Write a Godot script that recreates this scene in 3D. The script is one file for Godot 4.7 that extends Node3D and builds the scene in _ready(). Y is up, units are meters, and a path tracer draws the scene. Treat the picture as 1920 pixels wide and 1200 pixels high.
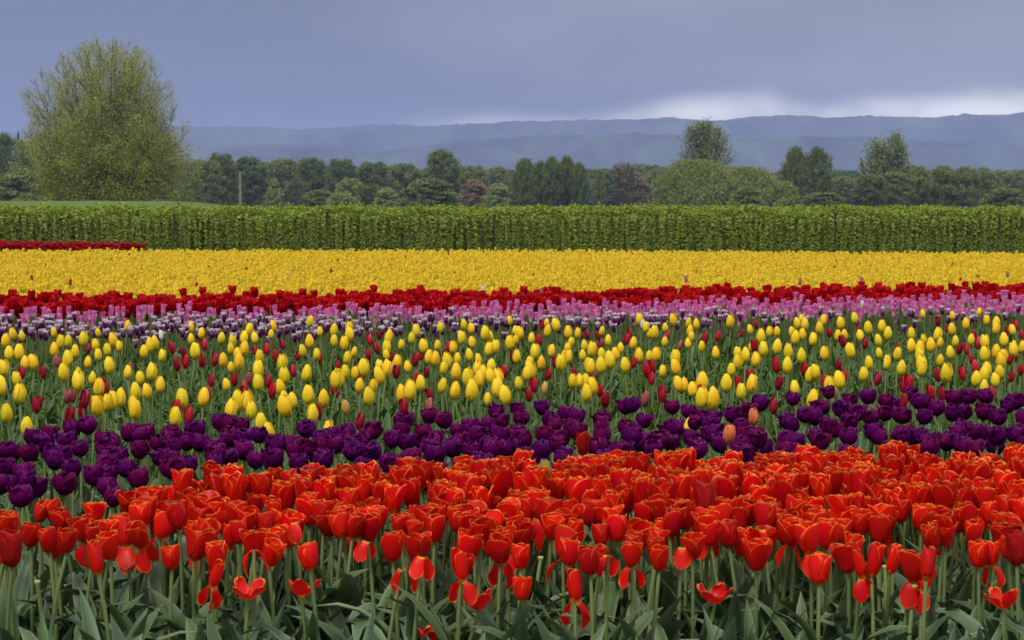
extends Node3D
# A tulip field on a flat plain under a storm sky: beds of tulips, a trellis of vines, trees and hills. Units are metres, y is up.

class Acc:
	var v := PackedVector3Array()
	var c := PackedColorArray()
	var i := PackedInt32Array()

	func quad_grid(pts: PackedVector3Array, cols: PackedColorArray, nu: int) -> void:
		var b := v.size()
		v.append_array(pts)
		c.append_array(cols)
		var nv := pts.size() / nu
		for r in nv - 1:
			for k in nu - 1:
				var a := b + r * nu + k
				i.append_array(PackedInt32Array([a, a + nu, a + 1, a + 1, a + nu, a + nu + 1]))

	func tube(path: PackedVector3Array, radii: PackedFloat32Array, sides: int, cols: PackedColorArray) -> void:
		var pts := PackedVector3Array()
		var cc := PackedColorArray()
		for k in path.size():
			var d := (path[mini(k + 1, path.size() - 1)] - path[maxi(k - 1, 0)]).normalized()
			var s := d.cross(Vector3(0.31, 0.2, 0.93)).normalized()
			var t := d.cross(s)
			for j in sides + 1:
				var a := TAU * j / sides
				pts.append(path[k] + (s * cos(a) + t * sin(a)) * radii[k])
				cc.append(cols[k])
		quad_grid(pts, cc, sides + 1)

	func leaf_card(p: Vector3, dir: Vector3, side: Vector3, l: float, w: float, col: Color) -> void:
		var b := v.size()
		var n := dir.cross(side) * w * 0.35
		v.append(p)
		v.append(p + dir * l * 0.5 + side * w * 0.5 + n)
		v.append(p + dir * l * 0.5 - side * w * 0.5 + n)
		v.append(p + dir * l)
		for k in 4:
			c.append(col)
		i.append_array(PackedInt32Array([b, b + 1, b + 3, b, b + 3, b + 2]))

	func add(o: Acc, xf: Transform3D) -> void:
		var b := v.size()
		v.append_array(xf * o.v)
		c.append_array(o.c)
		for k in o.i:
			i.append(k + b)

	func mesh() -> ArrayMesh:
		var n := PackedVector3Array()
		n.resize(v.size())
		for k in range(0, i.size(), 3):
			var f := (v[i[k + 2]] - v[i[k]]).cross(v[i[k + 1]] - v[i[k]])
			n[i[k]] += f
			n[i[k + 1]] += f
			n[i[k + 2]] += f
		for k in n.size():
			n[k] = n[k].normalized() if n[k].length_squared() > 1e-20 else Vector3.UP
		var arr := []
		arr.resize(Mesh.ARRAY_MAX)
		arr[Mesh.ARRAY_VERTEX] = v
		arr[Mesh.ARRAY_NORMAL] = n
		arr[Mesh.ARRAY_COLOR] = c
		arr[Mesh.ARRAY_INDEX] = i
		var m := ArrayMesh.new()
		m.add_surface_from_arrays(Mesh.PRIMITIVE_TRIANGLES, arr)
		return m


const EYE := 1.4
var rng := RandomNumberGenerator.new()
var M := {}          # materials
var names := {}
var soft := FastNoiseLite.new()

var yellow_spots := [130,-1485,50, 133,-1448,51, 126,-1395,50, 124,-1337,50, 117,-1288,49, 119,-1244,50, 125,-1175,51, 162,-1461,51, 167,-1397,51, 138,-1191,50, 128,-1109,50, 139,-1158,50, 156,-1276,48, 154,-1196,51, 140,-1120,51, 117,-1056,51, 108,-1002,48, 111,-965,48, 88,-965,49, 87,-993,49, 85,-902,50, 91,-902,50, 93,-971,51, 120,-986,49, 138,-964,50, 174,-1361,50, 184,-1399,49, 182,-1355,52, 165,-1304,51, 162,-1213,51, 168,-1198,49, 154,-1097,49, 170,-1152,50, 229,-1551,50, 212,-1457,51, 216,-1453,50, 198,-1395,49, 190,-1322,49, 203,-1364,49, 217,-1394,51, 200,-1311,49, 241,-1516,50, 241,-1450,51, 231,-1376,48, 223,-1349,50, 186,-1156,52, 160,-1054,48, 164,-1049,50, 166,-999,50, 156,-983,49, 137,-892,51, 209,-1226,50, 211,-1219,48, 233,-1326,51, 268,-1523,51, 252,-1395,51, 262,-1399,52, 257,-1352,50, 241,-1291,50, 228,-1216,48, 200,-1099,51, 187,-1053,49, 212,-1122,49, 222,-1160,48, 232,-1189,49, 215,-1088,49, 269,-1326,52, 341,-1642,48, 280,-1343,48, 252,-1236,50, 250,-1194,52, 262,-1230,51, 295,-1365,48, 289,-1320,47, 241,-1162,50, 228,-1101,49, 228,-1083,49, 244,-1123,51, 352,-1568,51, 314,-1404,50, 265,-1187,50, 288,-1273,51, 224,-1012,52, 335,-1446,51, 300,-1288,51, 387,-1626,51, 376,-1550,48, 339,-1383,52, 360,-1455,51, 301,-1255,51, 286,-1191,48, 294,-1205,49, 273,-1108,51, 294,-1182,48, 320,-1291,50, 301,-1193,51, 325,-1286,48, 313,-1213,52, 354,-1387,51, 240,-1009,50, 248,-1029,50, 256,-1052,51, 259,-1054,50, 247,-997,51, 235,-977,49, 70,-792,50, -118,-1397,51, -107,-1340,50, -109,-1270,49, -82,-1301,51, -79,-1327,52, -72,-1274,49, -68,-1343,48, -67,-1386,50, -53,-1430,50, -37,-1458,50, -27,-1386,52, -2,-1534,49, -19,-1318,52, -36,-1336,48, -14,-1328,49, -24,-1264,51, -48,-1245,51, -9,-1221,51, -13,-1212,50, -37,-1230,50, -1,-1261,50, 3,-1295,51, 3,-1400,50, 8,-1357,50, 13,-1304,51, 27,-1491,50, 25,-1369,51, 33,-1430,51, 38,-1337,52, 46,-1366,50, 38,-1296,49, 35,-1231,50, 64,-1397,50, 63,-1284,51, 80,-1269,50, 98,-1513,50, 94,-1402,52, 99,-1415,47, 100,-1379,49, 110,-1437,50, 122,-1506,50, 98,-1293,50, 68,-1244,49, 47,-1237,51, 40,-1177,50, 48,-1218,49, 52,-1146,53, 26,-1204,50, 31,-1169,49, 34,-1155,50, 27,-1102,50, 11,-1189,50, 2,-1196,47, 17,-1122,49, 6,-1036,51, 8,-1120,49, 11,-1051,50, 3,-980,51, -9,-1078,51, -17,-1118,52, -26,-1196,48, -31,-1152,50, -55,-1230,50, -50,-1137,51, -46,-1124,51, -59,-1129,47, -63,-1109,51, -77,-1204,48, -75,-1214,51, -100,-1226,48, -96,-1151,50, -88,-1039,51, -87,-1009,50, -83,-1053,50, -80,-1056,51, -75,-1100,50, -68,-1062,50, -68,-1002,52, -75,-964,51, -70,-977,50, -65,-885,53, -55,-943,49, -46,-932,51, -44,-986,50, -38,-1082,50, -35,-1104,51, -32,-1047,50, -34,-969,51, -20,-1094,48, -17,-1060,48, -11,-1014,51, -7,-1025,49, -16,-1011,49, -23,-1032,48, -19,-916,52, -25,-934,51, -7,-935,52, -12,-922,49, -1,-919,50, 29,-1012,49, 34,-922,51, 39,-947,52, 38,-1014,49, 34,-981,52, 44,-1070,51, 50,-1087,50, 44,-1125,48, 55,-1094,52, 62,-1176,50, 63,-1099,49, 76,-1161,50, 82,-1168,50, 84,-1144,52, 82,-1076,49, 88,-1068,51, 93,-1111,52, 81,-963,52, -343,-1353,50, -337,-1354,49, -298,-1165,51, -297,-1179,50, -331,-1278,50, -270,-1047,52, -277,-1112,50, -279,-1149,47, -253,-1013,50, -238,-941,48, -246,-948,51, -319,-1381,50, -283,-1220,49, -292,-1272,50, -251,-1115,51, -288,-1287,50, -278,-1265,52, -263,-1196,50, -239,-1112,51, -244,-1151,52, -229,-1017,52, -232,-1059,49, -216,-1011,51, -223,-1007,48, -205,-972,49, -271,-1280,48, -247,-1200,51, -263,-1293,49, -249,-1248,50, -289,-1381,50, -283,-1448,50, -210,-1064,49, -221,-1087,50, -221,-1233,52, -222,-1195,50, -224,-1224,51, -207,-1158,51, -191,-1042,50, -196,-1040,48, -179,-990,49, -173,-936,51, -183,-961,48, -181,-922,49, -178,-886,51, -182,-880,51, -190,-890,50, -170,-880,51, -153,-900,50, -237,-1439,49, -221,-1397,48, -215,-1325,49, -190,-1174,51, -196,-1332,49, -183,-1295,49, -179,-1237,49, -147,-1007,48, -155,-1092,50, -169,-1139,49, -153,-1109,50, -170,-1248,47, -164,-1183,50, -190,-1409,49, -175,-1348,48, -176,-1301,51, -167,-1364,50, -178,-1480,47, -152,-1167,49, -128,-1104,50, -121,-1034,49, -112,-958,51, -126,-977,51, -137,-1046,51, -123,-886,50, -116,-870,52, -106,-898,51, -100,-888,51, -98,-949,47, -108,-1027,51, -151,-1465,52, -135,-1393,50, -134,-1288,49, -114,-1263,52, -129,-1420,48, -83,-900,51, -86,-965,53, -131,-1217,49, -117,-1170,51, -141,-891,52, -214,-843,50, -183,-859,51, -163,-847,51, -199,-803,49, -142,-827,50, -105,-812,50, -112,-848,51, -121,-858,50, -86,-840,50, -97,-780,49, -77,-790,50, -97,-855,51]
var crimson_spots := [191,-1528,46, 170,-1462,44, 146,-1413,44, 126,-1293,51, 157,-1263,48, 129,-1060,47, 148,-1094,40, 95,-970,47, 117,-1036,46, 149,-1096,49, 162,-1104,46, 194,-1159,45, 179,-1051,47, 173,-1079,42, 220,-1306,48, 260,-1488,46, 237,-1458,44, 231,-1290,48, 191,-1019,49, 259,-1316,43, 207,-1036,44, 208,-1025,46, 293,-1451,46, 343,-1579,45, 334,-1518,44, 319,-1353,50, 306,-1290,48, 297,-1310,43, 302,-1306,43, 226,-1041,49, 242,-1079,47, 241,-1054,49, 261,-1107,47, 217,-992,44, 184,-925,46, 296,-1259,41, 307,-1216,44, 314,-1220,45, 271,-1062,47, 295,-1137,44, 389,-1524,45, 362,-1442,46, 366,-1415,46, 232,-952,47, 121,-910,46, 210,-980,45, -95,-1393,47, -99,-1351,46, -92,-1254,44, -88,-1295,44, -74,-1218,45, -64,-1105,45, -58,-1173,46, -59,-1233,45, -48,-1098,46, -54,-1072,45, -81,-1075,43, -49,-902,46, -65,-828,48, -42,-1282,46, -29,-1001,45, -40,-964,46, -2,-1125,44, 2,-1245,42, 18,-1342,46, 16,-1671,44, 22,-1496,47, 26,-1204,43, 21,-1152,40, 10,-995,43, 12,-982,49, 61,-1419,45, 55,-1452,43, 60,-1331,44, 35,-1082,47, 44,-937,46, 43,-993,46, 80,-1391,48, 79,-1341,47, 120,-1640,45, 109,-1390,47, 69,-1130,49, 75,-1091,47, 79,-1096,48, 77,-1087,43, 75,-974,45, -42,-1200,47, -366,-1541,45, -350,-1486,48, -268,-1083,47, -259,-1081,47, -227,-938,45, -193,-888,51, -208,-1004,48, -190,-978,45, -275,-1276,46, -178,-1112,51, -183,-1172,45, -177,-1162,47, -202,-1291,47, -160,-1042,46, -156,-998,43, -150,-1053,46, -208,-1246,46, -187,-1136,48, -192,-1132,47, -220,-1277,46, -136,-998,47, -130,-954,47, -129,-1037,46, -121,-986,46, -134,-1232,45, -117,-1180,47, -128,-1139,43, -146,-1235,44, -152,-1310,46, -92,-1018,43, -159,-1274,45, -107,-1193,41, -165,-1281,44, -200,-976,47, -219,-902,47, -197,-876,45, -195,-896,45, -147,-893,43, -147,-865,49, -84,-878,47]
var faded_spots := [-36,-921,45, 48,-1140,41, 65,-976,43, 117,-1404,39, -272,-1182,45, -220,-971,45, -231,-1034,39, -226,-1164,43, -145,-1077,44]
var striped_spots := [171,-1050,40, -82,-964,40, -71,-1182,42, 18,-1036,43]
var purple_spots := [-183,-780,48, -176,-779,50, -168,-741,50, -168,-778,51, -172,-722,51, -180,-735,52, -172,-695,51, -185,-721,48, -172,-666,49, -160,-629,49, -153,-625,49, -141,-623,50, -160,-682,50, -157,-688,51, -151,-676,48, -160,-723,49, -148,-697,50, -137,-673,50, -133,-643,50, -137,-643,50, -149,-733,49, -137,-691,51, -149,-759,50, -143,-757,50, -142,-776,49, -131,-731,50, -138,-791,47, -137,-718,49, -127,-692,50, -119,-675,48, -118,-634,50, -123,-722,50, -120,-702,48, -113,-657,50, -123,-598,50, -150,-590,51, -125,-763,51, -117,-732,50, -125,-785,49, -120,-802,50, -115,-801,50, -108,-785,51, -97,-757,50, -110,-727,49, -109,-757,48, -103,-748,50, -100,-699,49, -93,-692,49, -103,-678,50, -110,-681,49, -96,-708,50, -88,-718,51, -84,-724,50, -79,-666,53, -84,-674,50, -80,-768,51, -73,-743,50, -73,-707,51, -69,-714,47, -75,-689,49, -71,-760,50, -64,-720,51, -125,-641,53, -79,-706,50, -46,-759,52, -45,-735,51, -41,-790,51, -36,-818,51, -27,-805,50, -18,-773,51, -12,-802,49, -8,-835,51, -5,-807,49, 4,-856,50, 11,-831,53, 2,-819,50, 4,-763,50, 11,-754,51, 14,-809,50, 21,-839,49, 27,-820,50, 22,-775,51, 26,-756,51, 17,-805,49, 33,-784,52, 41,-805,52, 35,-754,50, 44,-784,50, 48,-782,49, 44,-734,52, 49,-871,49, 55,-859,51, 55,-818,49, 71,-871,49, 58,-761,51, 63,-758,52, -27,-751,50, -20,-744,49, -20,-708,51, -32,-722,50, -37,-734,50, -33,-750,52, -9,-721,51, -3,-756,49, -8,-689,53, -1,-711,50, 8,-701,51, 18,-735,49, 18,-691,50, 10,-702,48, -8,-652,52, -26,-683,52, -37,-692,49, -55,-787,48, -58,-776,48, -64,-754,51, -60,-736,49, -50,-701,50, -58,-704,50, -51,-669,50, 33,-721,49, 40,-705,50, 50,-746,48, 55,-738,50, 130,-902,50, 148,-921,51, 111,-873,50, 102,-851,49, 93,-828,50, 78,-829,49, 73,-827,52, 83,-805,51, 75,-761,50, 112,-815,49, 115,-801,49, 94,-797,49, 93,-752,50, 82,-708,50, 68,-701,51, 77,-721,51, 94,-719,53, 104,-747,49, 106,-732,50, 120,-799,53, 129,-837,48, 136,-872,49, 137,-864,50, 143,-850,50, 146,-836,50, 138,-802,50, 155,-893,50, 165,-905,50, 167,-881,51, 174,-896,48, 159,-847,49, 149,-816,50, 165,-838,49, 169,-835,49, 170,-813,51, 190,-935,49, 180,-874,51, 187,-873,51, 185,-855,50, 199,-888,51, 208,-903,50, 218,-927,48, 219,-906,50, 184,-825,51, 197,-847,49, 201,-838,50, 217,-858,51, 205,-826,49, 177,-774,51, 176,-753,52, 187,-774,49, 229,-896,50, 229,-884,50, 205,-793,52, 193,-757,50, 185,-745,51, 117,-767,49, 125,-784,50, 128,-778,50, 116,-749,48, 126,-734,52, 138,-757,51, 145,-772,48, 146,-741,51, 157,-767,50, 157,-744,51, 159,-734,50, 167,-752,48, 152,-713,50, 165,-702,52, 120,-711,49, 98,-700,49]
var red_cup_spots := [-133,-517,49, -132,-538,50, -123,-521,51, -117,-511,53, -112,-526,52, -109,-531,51, -104,-542,54, -86,-582,50, -74,-611,50, -57,-573,52, -50,-490,52, -142,-582,50, -136,-579,50, -142,-557,51, -127,-557,51, -104,-588,49, -93,-568,51, -78,-589,50, -74,-529,52, -45,-546,51, -52,-635,51, -25,-539,51, -33,-541,52, -29,-499,53, 2,-499,43, 23,-536,50, 20,-492,51, 32,-511,51, -16,-496,49, 15,-501,51, -44,-625,51, -32,-647,49, -15,-592,51, -6,-590,50, 8,-593,51, 21,-612,50, 33,-604,49, 38,-564,51, 44,-547,51, -13,-562,50, 83,-524,52, 60,-530,51, 73,-576,50, 83,-567,52, 108,-570,49, 102,-587,50, 113,-528,51, 126,-533,52, 132,-512,51, 180,-710,51, 67,-601,50, 77,-492,48, 135,-558,53, 130,-587,52, 125,-625,51, 181,-700,51]
var red_open_spots := [-103,-596,52, -115,-611,49, -115,-583,52, -96,-640,52, -94,-651,51, -77,-650,50, -69,-632,52, -65,-635,52, -58,-636,51, -119,-564,51, -50,-545,51, -12,-520,49, -15,-653,53, -18,-628,52, -1,-679,50, -1,-627,54, 11,-543,51, 17,-650,51, 26,-664,52, 35,-655,53, 40,-644,50, 49,-665,53, 50,-624,51, 2,-624,50, 59,-645,52, 64,-650,51, 70,-651,52, 77,-640,52, 89,-674,51, 91,-647,49, 101,-669,53, 94,-615,53, 105,-631,53, 129,-681,51, 134,-680,52, 140,-685,52, 127,-662,49, 133,-637,51, 153,-673,51, 159,-687,50, 163,-677,51, 148,-629,52, 142,-625,51, 162,-634,49, 140,-579,53, 56,-587,52]
var red_drooping_spots := [-97,-531,51, -83,-525,52, -106,-544,49, -3,-523,51, 11,-513,51, 30,-491,53, 54,-542,52, 76,-534,51, 127,-520,48, 102,-499,48]
var red_split_spots := [-78,-495,47, 16,-492,44, -11,-491,50, 88,-499,49, 105,-496,46]
var red_narrow_spots := [-104,-491,51, 104,-488,51, 98,-507,48, 92,-499,49]
var red_wilted_spots := [-53,-493,45, -68,-494,44, -20,-498,32, -9,-497,41, 53,-495,43, 125,-492,42]
var red_hanging_spots := [-70,-503,51, -60,-539,52, -24,-490,51, -30,-497,47, 24,-493,51, -38,-514,51, 66,-527,52, 44,-504,51]
var bare_stem_spots := [-2,-535,42, 8,-537,42, -25,-551,42, 100,-535,42, 100,-524,42, 106,-543,42, 102,-497,42, -122,-503,42, -145,-572,42]
var tree_list := [
	["round", -127.4, -495, 18.8, 7.5, 0, "dark green tree crown at the left edge behind the big spreading tree"],
	["conifer", -129.2, -518, 19.9, 2.2, 0, "small dark pointed conifer left of the big spreading tree"],
	["round", -116.5, -480, 16.7, 10.4, 2, "yellow green leafy tree just left behind the big spreading tree"],
	["bush", -97.7, -393, 8.0, 11.7, 2, "pale green bush below the left side of big spreading tree"],
	["bush", -102.2, -450, 11.1, 13.4, 1, "mid green bushy tree half hidden behind left of big spreading tree"],
	["round", -76.9, -495, 12.1, 9.4, 1, "green tree showing just right of the big spreading tree"],
	["round", -77.2, -525, 14.5, 8.2, 0, "dark rounded tree rising above its neighbours right of the big spreading tree"],
	["round", -71.5, -540, 14.0, 10.2, 0, "broad dark tree right behind the bare wooden pole"],
	["conifer", -52.3, -435, 6.9, 4.9, 4, "pale pointed tree with a narrow tip right of the bare wooden pole"],
	["round", -65.9, -570, 14.0, 10.2, 1, "green tree behind the pale pointed tree"],
	["round", -59.3, -585, 14.7, 9.5, 0, "dark green tree crown between pale pointed tree and round pale tree"],
	["round", -49.9, -578, 14.2, 10.0, 0, "dark tree crown with flat top behind the round pale tree"],
	["round", -35.2, -428, 6.7, 5.3, 4, "round pale green tree in front of the dark treeline"],
	["bush", -38.2, -393, 3.9, 8.5, 1, "low mid green bush in front of the treeline left of the round pale tree"],
	["bush", -33.1, -382, 3.3, 6.8, 4, "low pale bush at the foot of round pale tree"],
	["round", -41.1, -585, 13.4, 11.1, 0, "dark tree crown left of the tall dark tree"],
	["round", -30.2, -420, 5.0, 5.0, 0, "small dark round bush tree left of the big rounded bush"],
	["round", -32.8, -600, 13.4, 10.4, 1, "green tree crown directly left of the tall dark tree"],
	["bush", -26.2, -412, 4.5, 5.8, 4, "pale green shrub touching the left side of big rounded bush"],
	["round", -18.4, -525, 15.4, 9.4, 0, "tall dark tree standing above the big rounded bush"],
	["bush", -16.5, -393, 6.1, 12.5, 1, "big rounded green bush below the tall dark tree"],
	["round", -12.8, -630, 13.3, 10.2, 1, "green tree crown right of the tall dark tree"],
	["bush", -8.8, -465, 6.7, 8.0, 3, "brownish shrub with bare twigs right of the big rounded bush"],
	["round", -4.8, -638, 13.1, 9.0, 1, "lighter green tree crown left of the dark grove"],
	["bush", -3.0, -450, 5.7, 7.3, 4, "pale green shrub at left foot of the dark grove"],
	["column", 3.0, -450, 11.1, 4.9, 0, "leftmost upright tree of the dense dark grove"],
	["column", 6.4, -458, 10.8, 4.5, 0, "second upright tree of the dark grove from its left end"],
	["column", 9.2, -450, 11.5, 4.6, 0, "middle upright tree of the dense dark grove"],
	["column", 12.5, -453, 11.7, 4.7, 0, "tallest upright tree of the dark grove near its right end"],
	["column", 15.2, -450, 10.2, 3.9, 0, "rightmost upright tree of the dense dark grove"],
	["conifer", 20.5, -465, 9.2, 4.3, 1, "slim pointed green tree between dark grove and bare brown tree"],
	["bare", 25.1, -450, 10.6, 8.5, 3, "bare brown branched tree right of the slim pointed green tree"],
	["bush", 29.6, -450, 6.8, 5.6, 3, "brown leafless shrub at right foot of the bare brown tree"],
	["willow", 39.9, -428, 10.0, 18.5, 2, "wide yellow green willow thicket with a domed top"],
	["willow", 50.8, -432, 8.6, 17.5, 2, "yellow green willow thicket forming the lower right end of the wide one"],
	["sparse", 47.9, -495, 21.1, 16.7, 0, "tall grey green tree with upright stems behind the willow thicket"],
	["column", 64.5, -450, 13.7, 5.1, 0, "left tree of the dark pair right of the willow thicket"],
	["column", 68.9, -447, 13.5, 5.3, 0, "right tree of the dark pair right of the willow thicket"],
	["bush", 60.0, -435, 6.1, 7.1, 2, "yellow green shrub at the left foot of the dark pair"],
	["bush", 63.5, -405, 3.6, 9.9, 1, "low green bush below the dark pair"],
	["round", 108.1, -645, 10.1, 10.5, 1, "low hazy tree between the dark pair and the tall thin pair"],
	["sparse", 85.2, -465, 17.2, 6.5, 0, "left tree of the tall thin pair with feathery crowns"],
	["sparse", 90.3, -468, 17.2, 7.1, 0, "right tree of the tall thin pair with feathery crowns"],
	["round", 78.8, -435, 7.5, 7.1, 0, "dark tree at the foot of tall thin pair, left side"],
	["round", 85.6, -442, 8.3, 7.9, 1, "mid green tree at the foot of tall thin pair, right side"],
	["column", 92.7, -450, 9.4, 6.8, 1, "left tree of the green row at right beyond the tall thin pair"],
	["column", 98.6, -453, 9.7, 6.6, 1, "second tree of the green row at right beyond the tall thin pair"],
	["column", 102.8, -450, 9.4, 6.8, 1, "third tree of the green row at right beyond the tall thin pair"],
	["column", 109.1, -458, 8.8, 6.2, 1, "last tree of the green row before the right edge"],
	["round", 157.5, -630, 11.6, 11.9, 1, "hazy tree behind the bush at the right edge"],
	["bush", 99.5, -398, 4.4, 9.7, 1, "dark green bush at the right edge above the vines"],
	["round", 166.3, -638, 12.1, 10.3, 1, "hazy green tree cut by the right edge"],
	["bush", 48.2, -405, 4.5, 7.7, 2, "low yellow green shrub in front of right willow thicket"],
	["round", -136.5, -495, 17.2, 12.0, 1, "dark tree just outside left edge"],
	["round", 175.4, -630, 11.3, 13.6, 1, "green tree just outside right edge"],
]


func rf(a: float, b: float) -> float:
	return rng.randf_range(a, b)


func numbered(called: String) -> String:
	var n: int = names.get(called, 0)
	names[called] = n + 1
	return called if n == 0 else "%s_%03d" % [called, n]


func thing(called: String, label: String, category: String, at: Vector3, group := "") -> Node3D:
	var o := Node3D.new()
	o.name = numbered(called)
	add_child(o, true)
	o.position = at
	tag(o, label, category, group)
	return o


func tag(o: Node3D, label: String, category: String, group := "", kind := "") -> void:
	o.set_meta("label", label)
	o.set_meta("category", category)
	if group != "":
		o.set_meta("group", group)
	if kind != "":
		o.set_meta("kind", kind)


func part(parent: Node3D, called: String, m: Mesh, mat: Material, xf := Transform3D()) -> MeshInstance3D:
	var o := MeshInstance3D.new()
	var key := called
	var n := 1
	while parent.has_node(NodePath(key)):
		key = "%s_%03d" % [called, n]
		n += 1
	o.name = key
	o.mesh = m
	o.material_override = mat
	o.transform = xf
	parent.add_child(o, true)
	return o


func structure(called: String, m: Mesh, mat: Material, label: String, category: String, at := Vector3.ZERO) -> MeshInstance3D:
	var o := MeshInstance3D.new()
	o.name = numbered(called)
	o.mesh = m
	o.material_override = mat
	o.position = at
	add_child(o, true)
	tag(o, label, category, "", "structure")
	return o


func many(parent: Node3D, called: String, m: Mesh, mat: Material, at: Array, cols := PackedColorArray()) -> MultiMeshInstance3D:
	var mm := MultiMesh.new()
	mm.transform_format = MultiMesh.TRANSFORM_3D
	mm.use_colors = cols.size() > 0
	mm.mesh = m
	mm.instance_count = at.size()
	for k in at.size():
		mm.set_instance_transform(k, at[k])
		if cols.size() > 0:
			mm.set_instance_color(k, cols[k])
	var o := MultiMeshInstance3D.new()
	o.name = called
	o.multimesh = mm
	o.material_override = mat
	o.set_meta("kind", "stuff")
	parent.add_child(o, true)
	return o


func mat(called: String, tint := Color.WHITE, rough := 0.6, back := 0.0, spec := 0.5) -> StandardMaterial3D:
	var m := StandardMaterial3D.new()
	m.resource_name = called
	m.vertex_color_use_as_albedo = true
	m.albedo_color = tint
	m.roughness = rough
	m.metallic_specular = spec
	m.cull_mode = BaseMaterial3D.CULL_DISABLED
	if back > 0.0:
		m.backlight_enabled = true
		m.backlight = Color(back, back, back).linear_to_srgb()
	return m


# ---- petals, leaves, stems ---------------------------------------------------------------------

func petal_color(kind: String, u: float, v: float, seedling: float) -> Color:
	var au := absf(u)
	var rim := maxf(smoothstep(0.88, 1.0, au) * smoothstep(0.45, 0.85, v), smoothstep(0.95, 1.0, v))
	match kind:
		"red":
			var heart := Color(0.7, 0.005, 0.03)
			var c := Color(0.73, 0.006, 0.003).lerp(heart, (1.0 - smoothstep(0.0, 0.55, au)) * smoothstep(0.15, 0.5, v) * (1.0 - smoothstep(0.75, 0.95, v)) * 0.8)
			c = c.lerp(Color(0.85, 0.028, 0.005), seedling * 0.5)
			c = c.lerp(Color(0.75, 0.4, 0.02), 1.0 - smoothstep(0.0, 0.1, v))
			return c.lerp(Color(1.0, 0.42, 0.06), rim * (0.6 + 0.4 * seedling))
		"deepred":
			return Color(0.36, 0.006, 0.004).lerp(Color(0.5, 0.03, 0.008), rim * 0.5)
		"purple":
			return Color(0.088, 0.0015, 0.066).lerp(Color(0.24, 0.03, 0.2), rim * 0.5)  # lighter violet rim: sheen on the petal edges painted into the colour
		"yellow":
			var y := Color(0.91, 0.67, 0.025).lerp(Color(0.88, 0.47, 0.008), (1.0 - smoothstep(0.0, 0.25, au)) * 0.18 * (1.0 - v))
			return y.lerp(Color(0.45, 0.42, 0.03), (1.0 - smoothstep(0.0, 0.12, v)) * 0.5)
		"farfield":
			return Color(0.96, 0.74, 0.06).lerp(Color(0.92, 0.64, 0.03), rng.randf() * 0.3)
		"crimson":
			return Color(0.42, 0.005, 0.02).lerp(Color(0.5, 0.02, 0.04), rim * 0.5)
		"faded":
			return Color(0.36, 0.075, 0.08).lerp(Color(0.5, 0.25, 0.2), rim)
		"striped":
			return Color(0.7, 0.42, 0.1).lerp(Color(0.34, 0.01, 0.015), (1.0 - smoothstep(0.2, 0.5, au)) * smoothstep(0.05, 0.3, v))
		"salmon":
			return Color(0.75, 0.27, 0.1).lerp(Color(0.62, 0.06, 0.02), absf(sin(u * 5.0 + v)) * 0.7)
		"pink":
			var p := Color(0.68, 0.1, 0.4).lerp(Color(0.8, 0.48, 0.66), rim * 0.8)
			return p.lerp(Color(0.72, 0.66, 0.6), 1.0 - smoothstep(0.05, 0.45, v))
		"edged":
			var e := Color(0.12, 0.006, 0.1).lerp(Color(0.85, 0.7, 0.78), maxf(smoothstep(0.62, 1.0, au) * smoothstep(0.35, 0.65, v), smoothstep(0.78, 0.95, v)))
			return e
		"darkred":
			return Color(0.44, 0.001, 0.005).lerp(Color(0.52, 0.008, 0.012), rim)
		"white":
			return Color(0.75, 0.74, 0.66)
		"green":
			return Color(0.2, 0.22, 0.03).lerp(Color(0.3, 0.27, 0.05), rim)
		"lilac":
			return Color(0.36, 0.13, 0.2)
	return Color.WHITE


# length l, half width w; lean = angle from the vertical at the base, the belly and the tip (degrees); tip > 1.6 is pointed
func petal(a: Acc, xf: Transform3D, kind: String, l: float, w: float, lean: Array, tip: float, ruffle: float, nu: int, nv: int, hug := 1.0) -> void:
	var pts := PackedVector3Array()
	var cols := PackedColorArray()
	var r := 0.005
	var y := 0.0
	var ph := rf(0.0, TAU)
	var ph2 := rf(0.0, TAU)
	var sd := rng.randf()
	var skew := rf(-0.12, 0.12)
	var was := 0.0
	for j in nv:
		var v := 1.0 - pow(1.0 - float(j) / (nv - 1), 1.4)
		var ang: float
		if v < 0.4:
			ang = lerpf(lean[0], lean[1], smoothstep(0.0, 0.4, v))
		else:
			ang = lerpf(lean[1], lean[2], (v - 0.4) / 0.6)
		ang = deg_to_rad(ang)
		if j > 0:
			r += sin(ang) * l * (v - was)
			y += cos(ang) * l * (v - was)
		was = v
		var wid := w * lerpf(0.42, 1.0, smoothstep(0.0, 0.5, v))
		if v > 0.55:
			wid *= sqrt(maxf(0.0, 1.0 - pow((v - 0.55) / 0.45, tip)))
		wid = maxf(wid, w * 0.06)
		var inward := Vector3(-cos(ang), sin(ang), 0)
		var along := Vector3(sin(ang), cos(ang), 0)
		var rho := maxf(absf(r), 0.016) / hug
		for k in nu:
			var u := -1.0 + 2.0 * k / (nu - 1)
			u = signf(u) * pow(absf(u), 0.5)
			var s := u * wid
			var q := Vector3(r, y, 0) + inward * rho * (1.0 - cos(clampf(s / rho, -1.5, 1.5))) + Vector3(0, 0, 1) * rho * sin(clampf(s / rho, -1.5, 1.5))
			q += Vector3(0, 0, skew * l * v * v)
			q += inward * ruffle * (sin(v * 9.0 + ph + u) * absf(u) * u * u + 0.5 * sin(u * 6.0 + ph2) * v * v)
			q += along * ruffle * sin(u * 9.0 + ph2) * smoothstep(0.7, 1.0, v) * 0.7
			pts.append(q)
			cols.append(petal_color(kind, u, v, sd))
	a.quad_grid(xf * pts, cols, nu)


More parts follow.
